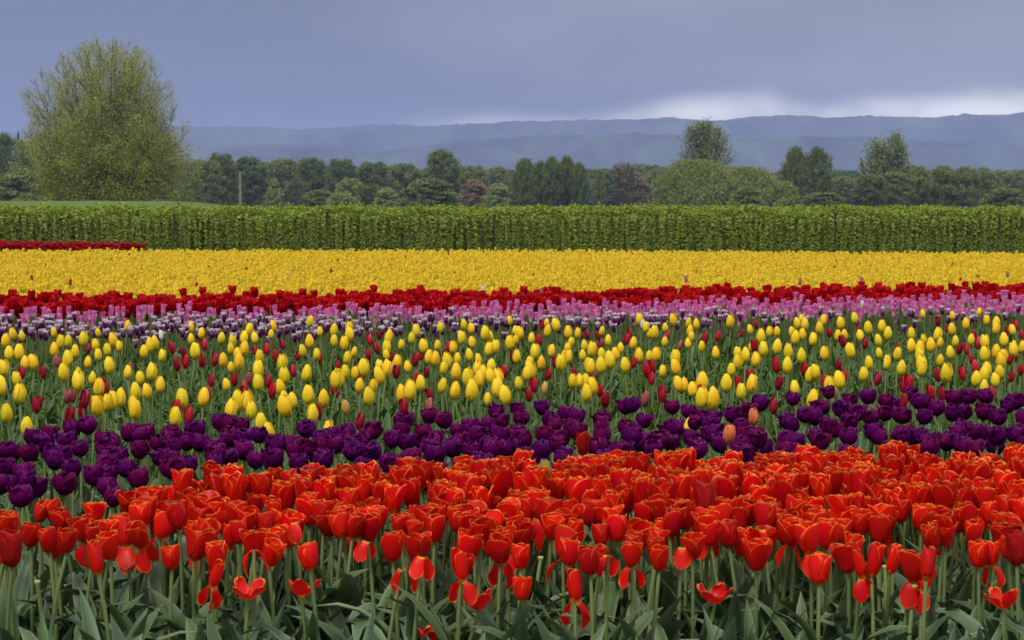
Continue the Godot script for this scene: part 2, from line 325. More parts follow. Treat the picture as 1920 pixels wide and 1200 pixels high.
func petal_pool(n: int, kind: String, l: float, w: float, lean: Array, spread: float, tip: float, ruffle: float, nu := 7, nv := 8, hug := 1.0) -> Array:
	var out := []
	for k in n:
		var a := Acc.new()
		var d := rf(-spread, spread)
		petal(a, Transform3D(), kind, l * rf(0.94, 1.06), w * rf(0.92, 1.08), [lean[0], lean[1] + d * 0.5, lean[2] + d + rf(-spread, spread) * 0.5], tip, ruffle, nu, nv, hug)
		out.append(a.mesh())
	return out


func leaf_shape(a: Acc, xf: Transform3D, l: float, w: float, start: float, bend: float, nv := 8, nu := 5) -> void:
	var pts := PackedVector3Array()
	var cols := PackedColorArray()
	var p := Vector3(0.004, 0, 0)
	var ph := rf(0.0, TAU)
	var twist := rf(-0.9, 0.9)
	var tone := rf(0.8, 1.2)
	for j in nv:
		var v := float(j) / (nv - 1)
		var ang := deg_to_rad(start + bend * v * v)
		var along := Vector3(sin(ang), cos(ang), 0)
		var face := Vector3(-cos(ang), sin(ang), 0)
		if j > 0:
			p += along * l / (nv - 1)
		var wid := w * lerpf(0.45, 1.0, smoothstep(0.0, 0.35, v)) * pow(maxf(0.0, 1.0 - pow(v, 2.6)), 0.8)
		wid = maxf(wid, w * 0.03)
		var side := Vector3(0, 0, 1).rotated(along, twist * v)
		var nrm := face.rotated(along, twist * v)
		for k in nu:
			var u := -1.0 + 2.0 * k / (nu - 1)
			var fold := lerpf(0.8, 0.25, v)
			pts.append(p + side * u * wid + nrm * (absf(u) * wid * fold + wid * 0.22 * sin(v * 7.0 + ph + u * 1.3) * absf(u)))
			var g := Color(0.065, 0.11, 0.042).lerp(Color(0.09, 0.14, 0.068), smoothstep(0.3, 0.9, v))
			g = g.lerp(Color(0.19, 0.24, 0.14), smoothstep(0.75, 1.0, absf(u)) * 0.7)
			cols.append(g * tone)
	a.quad_grid(xf * pts, cols, nu)


func stem_shape(a: Acc, xf: Transform3D, r0: float, r1: float, sides: int) -> void:
	var path := PackedVector3Array()
	var radii := PackedFloat32Array()
	var cols := PackedColorArray()
	var bx := rf(-0.03, 0.03)
	var bz := rf(-0.03, 0.03)
	for k in 6:
		var t := k / 5.0
		path.append(Vector3(bx * sin(PI * t), t, bz * sin(PI * t)))
		radii.append(lerpf(r0, r1, t))
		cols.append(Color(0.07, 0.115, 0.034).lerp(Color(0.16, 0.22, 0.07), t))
	var b := Acc.new()
	b.tube(path, radii, sides, cols)
	a.add(b, xf)


var stems := []
var stems_dark := []
var leaves := []


func head_basis(tilt: float) -> Basis:
	return Basis(Vector3(1, 0, 0).rotated(Vector3.UP, rf(0, TAU)), tilt)


# One tulip: a stem of height h, leaves, and petals listed as [pool, count, scale, first angle].
func tulip(called: String, label: String, at: Vector3, h: float, sets: Array, mats: Array, s: float, tilt: float, n_leaf: int, leaf_len: float, group: String, pistil := false) -> Node3D:
	var t := thing(called, label, "tulip", at, group)
	t.rotation.y = rf(0, TAU)
	var lean := head_basis(rf(0.0, 0.07))
	var top := lean * Vector3(0, h, 0)
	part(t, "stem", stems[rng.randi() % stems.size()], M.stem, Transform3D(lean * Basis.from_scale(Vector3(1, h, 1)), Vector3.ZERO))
	var hb := head_basis(tilt * rng.randf()) * Basis(Vector3.UP, rf(0, TAU)) * Basis.from_scale(Vector3.ONE * s)
	var pm: Material = mats[rng.randi() % mats.size()]
	for st in sets:
		for k in st[1]:
			var a: float = st[3] + TAU * k / st[1] + rf(-0.1, 0.1)
			var pool: Array = st[0]
			part(t, "petal", pool[rng.randi() % pool.size()], pm, Transform3D(hb * Basis(Vector3.UP, a) * Basis.from_scale(Vector3.ONE * st[2]), top))
	for k in n_leaf:
		var a := TAU * k / n_leaf + rf(-0.5, 0.5)
		var ll := leaf_len * rf(0.75, 1.15)
		part(t, "leaf", leaves[rng.randi() % leaves.size()], M["leaf%d" % (rng.randi() % 3)], Transform3D(Basis(Vector3.UP, a) * Basis.from_scale(Vector3.ONE * ll), Vector3(0, rf(0.0, 0.04), 0)))
	return t


# A whole tulip in one small mesh, for the far beds and for what lies past the limit of single plants.
func small_tulip(kind: String, h: float, l: float, w: float, lean: Array, n: int, tip: float, ruffle: float, inner: bool, n_leaf := 2, nu := 4, nv := 5) -> Acc:
	var a := Acc.new()
	var top := Vector3(rf(-0.02, 0.02), h, rf(-0.02, 0.02))
	var hb := head_basis(rf(0, 0.12))
	for k in n:
		var d := rf(-6, 6)
		petal(a, Transform3D(hb * Basis(Vector3.UP, TAU * k / n + rf(-0.12, 0.12)), top), kind, l, w, [lean[0], lean[1] + d, lean[2] + d], tip, ruffle, nu, nv)
	if inner:
		for k in n:
			petal(a, Transform3D(hb * Basis(Vector3.UP, TAU * (k + 0.5) / n), top), kind, l * 0.95, w * 0.95, [lean[0] - 6, lean[1] - 4, lean[2] - 5], tip, ruffle, nu, nv)
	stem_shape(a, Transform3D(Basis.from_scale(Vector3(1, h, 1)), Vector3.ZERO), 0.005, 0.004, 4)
	for k in n_leaf:
		leaf_shape(a, Transform3D(Basis(Vector3.UP, TAU * k / n_leaf + rf(-0.6, 0.6)), Vector3.ZERO), h * rf(0.55, 0.8), 0.022, rf(4, 14), rf(20, 60), 5, 3)
	return a


func spin(at: Vector3, s: float) -> Transform3D:
	return Transform3D(Basis(Vector3.UP, rf(0, TAU)) * Basis.from_scale(Vector3.ONE * s), at)


# the boundary between two beds: depth at a given x from a list of (x, depth)
func edge(line: PackedVector2Array, x: float) -> float:
	if x <= line[0].x:
		return line[0].y + (x - line[0].x) * 0.2
	for k in line.size() - 1:
		if x <= line[k + 1].x:
			return lerpf(line[k].y, line[k + 1].y, (x - line[k].x) / (line[k + 1].x - line[k].x))
	var e := line[line.size() - 1]
	return e.y + (x - e.x) * 0.2


func in_view(x: float, d: float) -> bool:
	return absf(x) < d * 0.263 + 0.06


# plants at even but uneven spacing between two edges; each is kept clear of those in taken
func scatter(near: PackedVector2Array, far: PackedVector2Array, gap: float, taken: Array, clear: float, side: float) -> Array:
	var out := []
	var cells := {}
	for t in taken:
		var key := Vector2i(floori(t.x / 0.5), floori(t.y / 0.5))
		cells.get_or_add(key, []).append(t)
	var d := 4.0
	while d < 46.0:
		var half := d * 0.263 + side
		var x := -half + rf(0, gap)
		while x < half:
			var q := Vector2(x + rf(-0.42, 0.42) * gap, d + rf(-0.45, 0.45) * gap)
			if q.y > edge(near, q.x) and q.y < edge(far, q.x):
				var ok := true
				if clear > 0.0:
					for i in [-1, 0, 1]:
						for j in [-1, 0, 1]:
							for t in cells.get(Vector2i(floori(q.x / 0.5) + i, floori(q.y / 0.5) + j), []):
								if t.distance_squared_to(q) < clear * clear:
									ok = false
				if ok:
					out.append(q)
			x += gap
		d += gap
	return out


func ordinal(n: int) -> String:
	var e := "th"
	if n % 100 < 11 or n % 100 > 13:
		e = ["th", "st", "nd", "rd", "th", "th", "th", "th", "th", "th"][n % 10]
	return "%d%s" % [n, e]


# labels for plants of a bed: rank from the front (depth along the rows), then count from the left
func ranked(items: Array, rank_depth: float) -> void:
	var lo := 1e9
	for t in items:
		t.across = t.p.y - 0.25 * t.p.x
		lo = minf(lo, t.across)
	var ranks := {}
	for t in items:
		ranks.get_or_add(floori((t.across - lo) / rank_depth), []).append(t)
	var keys := ranks.keys()
	keys.sort()
	var n := 0
	for k in keys:
		n += 1
		var row: Array = ranks[k]
		row.sort_custom(func(a, b): return a.p.x < b.p.x)
		for j in row.size():
			row[j].place = "%s from left in %s rank" % [ordinal(j + 1), ordinal(n)]


func spots(list: Array) -> Array:
	var out := []
	for k in range(0, list.size(), 3):
		out.append({"p": Vector2(list[k] / 100.0 + rf(-0.005, 0.005), -list[k + 1] / 100.0 + rf(-0.005, 0.005)), "h": list[k + 2] / 100.0})
	return out


# ---- trees -------------------------------------------------------------------------------------

func crown_radius(kind: String, t: float) -> float:
	match kind:
		"round":
			return sqrt(maxf(0.0, 1.0 - pow((t - 0.5) / 0.56, 2.0)))
		"column":
			return pow(maxf(0.0, 1.0 - pow(t, 7.0)), 0.5) * (0.78 + 0.22 * sin(PI * t))
		"conifer":
			return pow(1.0 - t, 0.8) * 0.95 + 0.04
		"bush":
			return sqrt(maxf(0.0, 1.0 - t * t)) * (0.92 + 0.08 * sin(t * 9.0))
		"willow":
			return pow(maxf(0.0, 1.0 - pow(t, 2.6)), 0.5)
		"sparse":
			return pow(maxf(0.0, 1.0 - pow(t, 3.0)), 0.55)
	return 1.0


# a crown in the unit box: height 1, width 1; leaf clumps in the volume, lighter and darker leaves mixed
func crown(kind: String, clumps: int, per: int, leaf: float) -> ArrayMesh:
	var a := Acc.new()
	var lump := rf(0, 100)
	for k in clumps:
		var t := pow(rng.randf(), 0.7)
		var az := rf(0, TAU)
		var reach := crown_radius(kind, t) * (1.0 + 0.42 * soft.get_noise_3d(cos(az) * 60 + lump, sin(az) * 60, t * 90))
		var r := reach * 0.5 * pow(rng.randf(), 0.35)
		var c := Vector3(cos(az) * r, t * 0.97, sin(az) * r)
		var size := rf(0.05, 0.1) * (0.6 if kind == "sparse" or kind == "conifer" else 1.0)
		var tone := rf(0.72, 1.22)
		var up := 2.2 if kind == "willow" or kind == "sparse" else 0.8
		if kind == "column":
			up = 1.5
		for j in per:
			var off := Vector3(rng.randfn(), rng.randfn() * up * 0.7, rng.randfn()) * size * 0.55
			var p := c + off
			p.y = clampf(p.y, 0.0, 1.02)
			var dir := Vector3(rng.randfn(), rng.randfn() * 0.6 - 0.2, rng.randfn()).normalized()
			if kind == "willow":
				dir = (dir * 0.4 + Vector3.UP * (1.0 if rng.randf() < 0.6 else -1.0)).normalized()
			var sd := dir.cross(Vector3(rng.randfn(), rng.randfn(), rng.randfn())).normalized()
			var l := leaf * rf(0.7, 1.4)
			var g := tone * rf(0.85, 1.15)
			a.leaf_card(p, dir, sd, l * (1.6 if kind == "willow" else 1.0), l * (0.4 if kind == "willow" else 0.75), Color(g, g * rf(0.94, 1.05), g * rf(0.8, 1.1)))
	return a.mesh()


func twig_skeleton(a: Acc, tips: Array, p: Vector3, dir: Vector3, l: float, r: float, level: int, most: int, up: float, fork: Vector2, bark: Color, inside: Callable) -> void:
	var n := 5 if level < 2 else 4
	var path := PackedVector3Array([p])
	var radii := PackedFloat32Array([r])
	var cols := PackedColorArray([bark])
	var q := p
	var d := dir
	var spots_at := []
	for k in n:
		d = (d + Vector3(rng.randfn(), rng.randfn(), rng.randfn()) * 0.09 + Vector3.UP * up).normalized()
		q += d * l / n
		path.append(q)
		radii.append(lerpf(r, r * 0.35, (k + 1.0) / n))
		cols.append(bark * rf(0.85, 1.15))
		spots_at.append([q, d])
		if level >= 2:
			tips.append([q, d, level])
		if not inside.call(q):
			break
	a.tube(path, radii, 5 if level < 2 else 3, cols)
	if level >= most:
		return
	for s in spots_at:
		var kids := 2 if level < 2 else (2 if rng.randf() < 0.7 else 1)
		for k in kids:
			if not inside.call(s[0]):
				continue
			var ax: Vector3 = s[1].cross(Vector3(rng.randfn(), rng.randfn(), rng.randfn())).normalized()
			var nd: Vector3 = s[1].rotated(ax, deg_to_rad(rf(fork.x, fork.y)))
			twig_skeleton(a, tips, s[0], nd, l * rf(0.42, 0.6), r * 0.4, level + 1, most, up, fork, bark, inside)


func leaf_tuft(a: Acc, p: Vector3, n: int, spread: float, size: float, c0: Color, c1: Color) -> void:
	for k in n:
		var q := p + Vector3(rng.randfn(), rng.randfn(), rng.randfn()) * spread
		var dir := Vector3(rng.randfn(), rng.randfn(), rng.randfn()).normalized()
		var sd := dir.cross(Vector3(rng.randfn(), rng.randfn(), rng.randfn())).normalized()
		var l := size * rf(0.7, 1.4)
		a.leaf_card(q, dir, sd, l, l * 0.7, c0.lerp(c1, rng.randf()) * rf(0.88, 1.12))


# ---- sky ---------------------------------------------------------------------------------------

func sky_picture() -> ImageTexture:
	var w := 2048
	var h := 1024
	var data := PackedFloat32Array()
	data.resize(w * h * 3)
	var big := FastNoiseLite.new()
	big.seed = 5
	big.frequency = 0.012
	big.fractal_octaves = 4
	var below := Color(0.12, 0.14, 0.15)
	for row in h:
		var el := 90.0 - (row + 0.5) / h * 180.0
		var se := sin(deg_to_rad(maxf(el, 0.0)))
		for col in w:
			var o := (row * w + col) * 3
			if el < -1.0:
				data[o] = below.r
				data[o + 1] = below.g
				data[o + 2] = below.b
				continue
			var az := wrapf((col + 0.5) / w * 360.0, -180.0, 180.0)
			var wrap := Vector2(cos(deg_to_rad(az)), sin(deg_to_rad(az))) * 60.0
			var n1 := big.get_noise_3d(wrap.x * 4.0, wrap.y * 4.0, el * 11.0)
			var n2 := big.get_noise_3d(wrap.x * 15.0 + 40.0, wrap.y * 15.0, el * 42.0)
			var side := smoothstep(-20.0, 20.0, az) if az < 100.0 and az > -80.0 else (1.0 if az >= 100.0 else smoothstep(-80.0, -180.0, az))
			# storm cloud: blue grey, paler towards the right, brightened towards the zenith to light the field
			var c := SKY_LEFT.lerp(SKY_RIGHT, clampf(side + n1 * 0.25 + (el - 3.0) * 0.02 * side, 0.0, 1.0))
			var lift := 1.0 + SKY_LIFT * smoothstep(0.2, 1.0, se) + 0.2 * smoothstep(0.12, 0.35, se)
			c = c.lerp(Color(1, 1, 1) * c.get_luminance() * 1.05, smoothstep(0.25, 0.8, se) * 0.75)
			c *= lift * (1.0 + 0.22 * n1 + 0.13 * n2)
			# the clear strip under the cloud base
			var strip := smoothstep(-10.0, 9.0, az + n1 * 3.0) if az < 90.0 else 1.0
			if az < -90.0:
				strip = smoothstep(-120.0, -180.0, az)
			var base := 2.35 + 0.5 * strip + n2 * 0.45 + n1 * 0.25
			var open := (1.0 - smoothstep(base - 0.5, base + 0.3, el)) * strip * clampf(0.8 + n2 * 0.9, 0.45, 1.05)
			c = c.lerp(SKY_STRIP, clampf(open, 0.0, 1.0))
			data[o] = c.r
			data[o + 1] = c.g
			data[o + 2] = c.b
	return ImageTexture.create_from_image(Image.create_from_data(w, h, false, Image.FORMAT_RGBF, data.to_byte_array()))


const SKY_LEFT := Color(0.09, 0.112, 0.172)
const SKY_RIGHT := Color(0.19, 0.207, 0.24)
const SKY_STRIP := Color(0.86, 0.87, 0.8)
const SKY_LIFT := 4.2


func noise_map(freq: float, size: int, a: Color, b: Color, seed_: int) -> NoiseTexture2D:
	var t := NoiseTexture2D.new()
	t.width = size
	t.height = size
	t.seamless = true
	var n := FastNoiseLite.new()
	n.seed = seed_
	n.frequency = freq
	n.fractal_octaves = 5
	t.noise = n
	var g := Gradient.new()
	g.set_color(0, a.linear_to_srgb())
	g.set_color(1, b.linear_to_srgb())
	t.color_ramp = g
	return t


func ground_mat(freq: float, a: Color, b: Color, scale: float, seed_: int, relief := 0.0) -> StandardMaterial3D:
	var m := StandardMaterial3D.new()
	m.albedo_texture = noise_map(freq, 512, a, b, seed_)
	m.uv1_triplanar = true
	m.uv1_world_triplanar = true
	m.uv1_scale = Vector3.ONE * scale
	m.roughness = 0.95
	m.metallic_specular = 0.2
	if relief > 0.0:
		m.heightmap_enabled = true
		m.heightmap_texture = noise_map(freq * 1.7, 512, Color.BLACK, Color.WHITE, seed_ + 1)
		m.heightmap_scale = relief
	return m


func sheet(points: PackedVector2Array, y: float) -> ArrayMesh:
	var a := Acc.new()
	for p in points:
		a.v.append(Vector3(p.x, y, -p.y))
		a.c.append(Color.WHITE)
	var idx := Geometry2D.triangulate_polygon(points)
	for k in range(0, idx.size(), 3):
		var q := [idx[k], idx[k + 1], idx[k + 2]]
		if (a.v[q[2]] - a.v[q[0]]).cross(a.v[q[1]] - a.v[q[0]]).y < 0.0:
			q = [q[0], q[2], q[1]]
		a.i.append_array(PackedInt32Array(q))
	return a.mesh()


func _ready() -> void:
	rng.seed = 20240
	soft.seed = 3
	soft.frequency = 0.02
	# ---- camera, sky, sun, exposure, air
	var cam := Camera3D.new()
	cam.name = "camera"
	cam.position = Vector3(0, EYE, 0)
	cam.rotation = Vector3(-atan(220.0 / 3700.0), 0, 0)
	cam.near = 0.1
	cam.far = 20000.0
	var lens := CameraAttributesPhysical.new()
	lens.frustum_focal_length = 73.97
	lens.exposure_aperture = 14.0
	lens.frustum_focus_distance = 9.0
	lens.frustum_near = 0.1
	lens.frustum_far = 20000.0
	cam.fov = rad_to_deg(2.0 * atan(600.0 / 3700.0))
	cam.attributes = lens
	add_child(cam)
	var env := Environment.new()
	var sky := Sky.new()
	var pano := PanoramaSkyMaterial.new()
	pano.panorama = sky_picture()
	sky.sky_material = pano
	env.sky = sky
	env.background_mode = Environment.BG_SKY
	env.tonemap_mode = Environment.TONE_MAPPER_LINEAR
	env.tonemap_exposure = 1.75
	env.sdfgi_enabled = true
	env.ssao_enabled = true
	env.ssil_enabled = true
	env.fog_enabled = true
	env.fog_density = 0.00013
	env.fog_light_color = Color(0.71, 0.775, 1.0)
	var we := WorldEnvironment.new()
	we.name = "world_environment"
	we.environment = env
	add_child(we)
	var sun := DirectionalLight3D.new()
	sun.name = "sun"
	sun.light_energy = 0.5
	sun.light_color = Color(1.0, 0.95, 0.87)
	sun.light_angular_distance = 14.0
	sun.shadow_enabled = true
	sun.rotation_degrees = Vector3(-57, -32, 0)
	add_child(sun)

	# ---- materials
	M.stem = mat("stem", Color.WHITE, 0.5, 0.1)
	M.leaf0 = mat("leaf", Color(1.0, 1.0, 0.97), 0.5, 0.25, 0.35)
	M.leaf1 = mat("leaf", Color(0.92, 0.96, 0.86), 0.5, 0.25, 0.35)
	M.leaf2 = mat("leaf", Color(0.84, 0.9, 0.88), 0.5, 0.25, 0.4)
	M.red = [mat("red_petal", Color(1, 1, 1), 0.42, 0.65, 0.35), mat("red_petal", Color(0.94, 0.9, 0.9), 0.42, 0.65, 0.35), mat("red_petal", Color(0.88, 0.8, 0.9), 0.42, 0.65, 0.35)]
	M.purple = [mat("purple_petal", Color(1, 1, 1), 0.6, 0.3, 0.15), mat("purple_petal", Color(1.0, 0.9, 0.86), 0.6, 0.3, 0.15), mat("purple_petal", Color(0.9, 0.9, 1.0), 0.6, 0.3, 0.15)]
	M.yellow = [mat("yellow_petal", Color(1, 1, 1), 0.5, 0.5, 0.35), mat("yellow_petal", Color(1.0, 0.95, 0.9), 0.5, 0.5, 0.35), mat("yellow_petal", Color(0.96, 0.97, 0.9), 0.5, 0.5, 0.35)]
	M.crimson = [mat("crimson_petal", Color(1, 1, 1), 0.45, 0.35, 0.4), mat("crimson_petal", Color(0.85, 0.9, 0.95), 0.45, 0.35, 0.4)]
	M.plain = [mat("petal", Color(1, 1, 1), 0.5, 0.4, 0.35)]
	M.plant = mat("plant", Color(1, 1, 1), 0.65, 0.4, 0.2)
	M.blade = mat("blade", Color(0.8, 0.88, 0.68), 0.5, 0.2, 0.3)
	M.bark = mat("bark", Color.WHITE, 0.9)

	build_land()
	build_hills()
	build_trees()
	build_vines()
	build_tulips()


func build_land() -> void:
	var g := PlaneMesh.new()
	g.size = Vector2(9000, 9400)
	g.subdivide_depth = 20
	g.subdivide_width = 20
	structure("ground", g, ground_mat(0.02, Color(0.05, 0.075, 0.022), Color(0.085, 0.11, 0.035), 0.05, 21), "flat green farmland reaching to the hills", "ground", Vector3(0, -0.02, -4500))
	structure("tulip_field_soil", sheet(PackedVector2Array([Vector2(-16, 1.0), Vector2(16, 1.0), Vector2(22, 47.0), Vector2(-22, 47.0)]), 0.0), ground_mat(0.03, Color(0.06, 0.043, 0.032), Color(0.15, 0.115, 0.09), 1.3, 31, 4.0), "brown soil under the tulip beds", "soil")
	# the low grass bank under the big tree
	var a := Acc.new()
	var pts := PackedVector3Array()
	var cols := PackedColorArray()
	for j in 31:
		for k in 61:
			var u := k / 60.0
			var v := j / 30.0
			var x := lerpf(-90, -20, u)
			var z := lerpf(-132, -215, v)
			var hgt := 1.62 * smoothstep(0, 0.16, 1.0 - u) * smoothstep(0, 0.1, u) * smoothstep(0, 0.2, v) * smoothstep(0, 0.3, 1.0 - v)
			hgt *= 1.0 + 0.05 * soft.get_noise_2d(x * 6.0, z * 6.0)
			pts.append(Vector3(x, hgt - 0.1, z))
			cols.append(Color.WHITE)
	a.quad_grid(pts, cols, 61)
	structure("grass_bank", a.mesh(), ground_mat(0.05, Color(0.06, 0.095, 0.02), Color(0.12, 0.16, 0.04), 0.12, 41), "low bright green grass bank below the big spreading tree", "grass bank")


func ridge(x: float, line: PackedVector2Array) -> float:
	if x <= line[0].x:
		return line[0].y
	for k in line.size() - 1:
		if x <= line[k + 1].x:
			return lerpf(line[k].y, line[k + 1].y, smoothstep(0, 1, (x - line[k].x) / (line[k + 1].x - line[k].x)) * 0.6 + 0.4 * (x - line[k].x) / (line[k + 1].x - line[k].x))
	return line[line.size() - 1].y


# a range of wooded hills: its crest follows a line of (x, height) and its slopes fall to the plain on both sides
func hill_range(called: String, label: String, z: float, line: PackedVector2Array, deep: float, n: int) -> void:
	var a := Acc.new()
	var pts := PackedVector3Array()
	var cols := PackedColorArray()
	var x0 := line[0].x
	var x1 := line[line.size() - 1].x
	var rows := 14
	for j in rows:
		var t := j / (rows - 1.0)
		for k in n:
			var x := lerpf(x0, x1, k / (n - 1.0))
			var up := sin(PI * t)
			var crest := ridge(x, line)
			var hgt := crest * pow(up, 0.8)
			hgt += soft.get_noise_2d(x * 0.09, z + t * 150.0) * crest * 0.13 * up * (1.0 if absf(t - 0.5) > 0.05 else 0.15)
			hgt += soft.get_noise_2d(x * 1.3, z * 3.0 + t * 400.0) * 7.0 * up + rng.randf() * 3.0 * up
			pts.append(Vector3(x, hgt - 3.0, z + deep * (0.5 - t)))
			cols.append(Color(0.05, 0.066, 0.05) * (1.0 + 0.9 * soft.get_noise_2d(x * 0.12, t * 160.0) + 0.5 * soft.get_noise_2d(x * 0.5, t * 500.0)))
	a.quad_grid(pts, cols, n)
	structure(called, a.mesh(), M.hill, label, "hills")


func build_hills() -> void:
	M.hill = mat("hill_forest", Color.WHITE, 0.95, 0.0, 0.1)
	# crest lines in metres
	hill_range("far_hills", "long blue wooded ridge closing the horizon", -8000.0, PackedVector2Array([Vector2(-4021, 259), Vector2(-2724, 274), Vector2(-2075, 285), Vector2(-1643, 300), Vector2(-1297, 311), Vector2(-1037, 307), Vector2(-864, 300), Vector2(-691, 311), Vector2(-562, 322), Vector2(-475, 320), Vector2(-345, 309), Vector2(-172, 320), Vector2(0, 330), Vector2(172, 330), Vector2(432, 330), Vector2(540, 335), Vector2(648, 341), Vector2(821, 335), Vector2(951, 352), Vector2(1124, 358), Vector2(1297, 346), Vector2(1470, 352), Vector2(1686, 346), Vector2(1924, 356), Vector2(2075, 358), Vector2(2897, 346), Vector2(4194, 317)]), 1400.0, 520)
	hill_range("near_hills", "lower darker blue hills in front of the long ridge", -6000.0, PackedVector2Array([Vector2(-3016, 134), Vector2(-1556, 147), Vector2(-972, 160), Vector2(-827, 174), Vector2(-583, 182), Vector2(-421, 156), Vector2(-259, 177), Vector2(-97, 195), Vector2(64, 203), Vector2(389, 213), Vector2(713, 195), Vector2(1037, 202), Vector2(1362, 186), Vector2(1556, 179), Vector2(2172, 195), Vector2(3145, 150)]), 1200.0, 440)


func build_trees() -> void:
	var tones := [Color(0.1, 0.135, 0.045), Color(0.14, 0.175, 0.058), Color(0.16, 0.19, 0.05), Color(0.19, 0.155, 0.1), Color(0.2, 0.24, 0.09)]
	for k in 5:
		M["crown%d" % k] = mat("foliage", (tones[k] * 1.45).linear_to_srgb(), 0.8, 0.5, 0.1)
	var shapes := {}
	for kind in ["round", "column", "conifer", "bush", "willow"]:
		shapes[kind] = []
		for k in 3:
			shapes[kind].append(crown(kind, 200 if kind != "willow" else 360, 55, 0.038))
	shapes["sparse"] = [crown("sparse", 60, 26, 0.035), crown("sparse", 60, 26, 0.035)]
	var trunk := Acc.new()
	trunk.tube(PackedVector3Array([Vector3(0, -0.05, 0), Vector3(0.01, 0.2, 0), Vector3(-0.01, 0.5, 0.01), Vector3(0, 0.9, 0)]), PackedFloat32Array([0.03, 0.022, 0.015, 0.004]), 6, PackedColorArray([Color(0.07, 0.06, 0.05), Color(0.07, 0.06, 0.05), Color(0.07, 0.06, 0.05), Color(0.07, 0.06, 0.05)]))
	var trunk_mesh := trunk.mesh()
	for t in tree_list:
		var kind: String = t[0]
		var pos := Vector3(t[1], 0, t[2])
		var hgt: float = t[3]
		var wid: float = t[4]
		var called: String = {"round": "broadleaf_tree", "column": "upright_tree", "conifer": "conifer_tree", "bush": "bush", "willow": "willow_thicket", "sparse": "thin_tree", "bare": "bare_tree"}[kind]
		var o := thing(called, t[6], "bush" if kind == "bush" else ("thicket" if kind == "willow" else "tree"), pos, "trees and bushes beyond the vines")
		o.rotation.y = rf(0, TAU) if kind != "willow" else 0.0
		if kind == "bare" or kind == "sparse":
			var a := Acc.new()
			var tips := []
			var lim := func(q: Vector3) -> bool: return q.y < hgt * 0.97 and Vector2(q.x, q.z).length() < wid * 0.5 * crown_radius("sparse", clampf(q.y / hgt, 0, 1))
			var wood := Color(0.085, 0.07, 0.055)
			a.tube(PackedVector3Array([Vector3(0, -0.2, 0), Vector3(0, hgt * 0.25, 0)]), PackedFloat32Array([hgt * 0.025, hgt * 0.02]), 6, PackedColorArray([wood, wood]))
			part(o, "trunk", a.mesh(), M.bark)
			var b := Acc.new()
			for k in 7:
				var az := TAU * k / 7.0 + rf(-0.3, 0.3)
				var tilt := rf(4, 21) if kind == "sparse" else rf(12, 36)
				var dir := Vector3(sin(deg_to_rad(tilt)) * cos(az), cos(deg_to_rad(tilt)), sin(deg_to_rad(tilt)) * sin(az))
				twig_skeleton(b, tips, Vector3(0, hgt * rf(0.05, 0.24), 0), dir, hgt * 0.75, hgt * (0.02 if kind == "bare" else 0.013), 1, 3, 0.04, Vector2(14, 34), wood, lim)
			part(o, "branches", b.mesh(), M.bark)
			var f := Acc.new()
			var dense := 5 if kind == "sparse" else 1
			for tp in tips:
				if kind == "sparse" or rng.randf() < 0.3:
					leaf_tuft(f, tp[0], dense, 0.5, 0.45, Color(0.6, 0.62, 0.5) if kind == "bare" else Color(0.9, 0.95, 0.9), Color(1.2, 1.2, 1.0))
			var cr := part(o, "crown", f.mesh(), M["crown%d" % (3 if kind == "bare" else 1)])
			cr.set_meta("kind", "stuff")
			continue
		part(o, "trunk", trunk_mesh, M.bark, Transform3D(Basis.from_scale(Vector3(hgt, hgt, hgt)), Vector3.ZERO))
		var low := 0.0 if kind == "bush" or kind == "willow" else hgt * 0.06
		var list: Array = shapes[kind]
		var cr := part(o, "crown", list[rng.randi() % list.size()], M["crown%d" % t[5]], Transform3D(Basis.from_scale(Vector3(wid * (1.35 if kind == "column" else 1.08), hgt - low, wid * (0.45 if kind == "willow" else 1.0))), Vector3(0, low, 0)))
		cr.set_meta("kind", "stuff")
	# the wood behind them, far off, reads as one mass
	var wood_root := Node3D.new()
	wood_root.name = "distant_woods"
	add_child(wood_root)
	tag(wood_root, "hazy distant woods filling the horizon behind the trees", "woods", "", "stuff")
	for s in 3:
		var at := []
		var cols := PackedColorArray()
		for k in 150:
			var d := rf(760, 960)
			var x := rf(-0.36, 0.36) * d
			var hgt := rf(11.5, 16.5) * d / 850.0 + 3.6 * soft.get_noise_2d(x * 0.5, 5.0) + (2.6 if x / d < -0.05 else 0.0)
			at.append(Transform3D(Basis(Vector3.UP, rf(0, TAU)) * Basis.from_scale(Vector3(rf(12, 20), hgt, rf(12, 18))), Vector3(x, 0, -d)))
			var g := rf(0.75, 1.3)
			cols.append(Color(g * rf(0.9, 1.25), g, g))
		many(wood_root, "trees", shapes[["round", "bush", "round"][s]][s], M.crown0, at, cols)
	# pole
	var pole := thing("wooden_pole", "bare grey wooden pole standing alone above the vines", "pole", Vector3((451.0 - 960.0) / 3700.0 * 190.0, 0, -190.0))
	var pa := Acc.new()
	var grey := Color(0.2, 0.19, 0.17)
	pa.tube(PackedVector3Array([Vector3(0, -0.2, 0), Vector3(0.02, 2.2, 0), Vector3(0.0, 4.3, 0), Vector3(0.0, 4.34, 0)]), PackedFloat32Array([0.14, 0.125, 0.11, 0.002]), 8, PackedColorArray([grey, grey, grey, grey]))
	part(pole, "shaft", pa.mesh(), M.bark)
	build_big_tree()


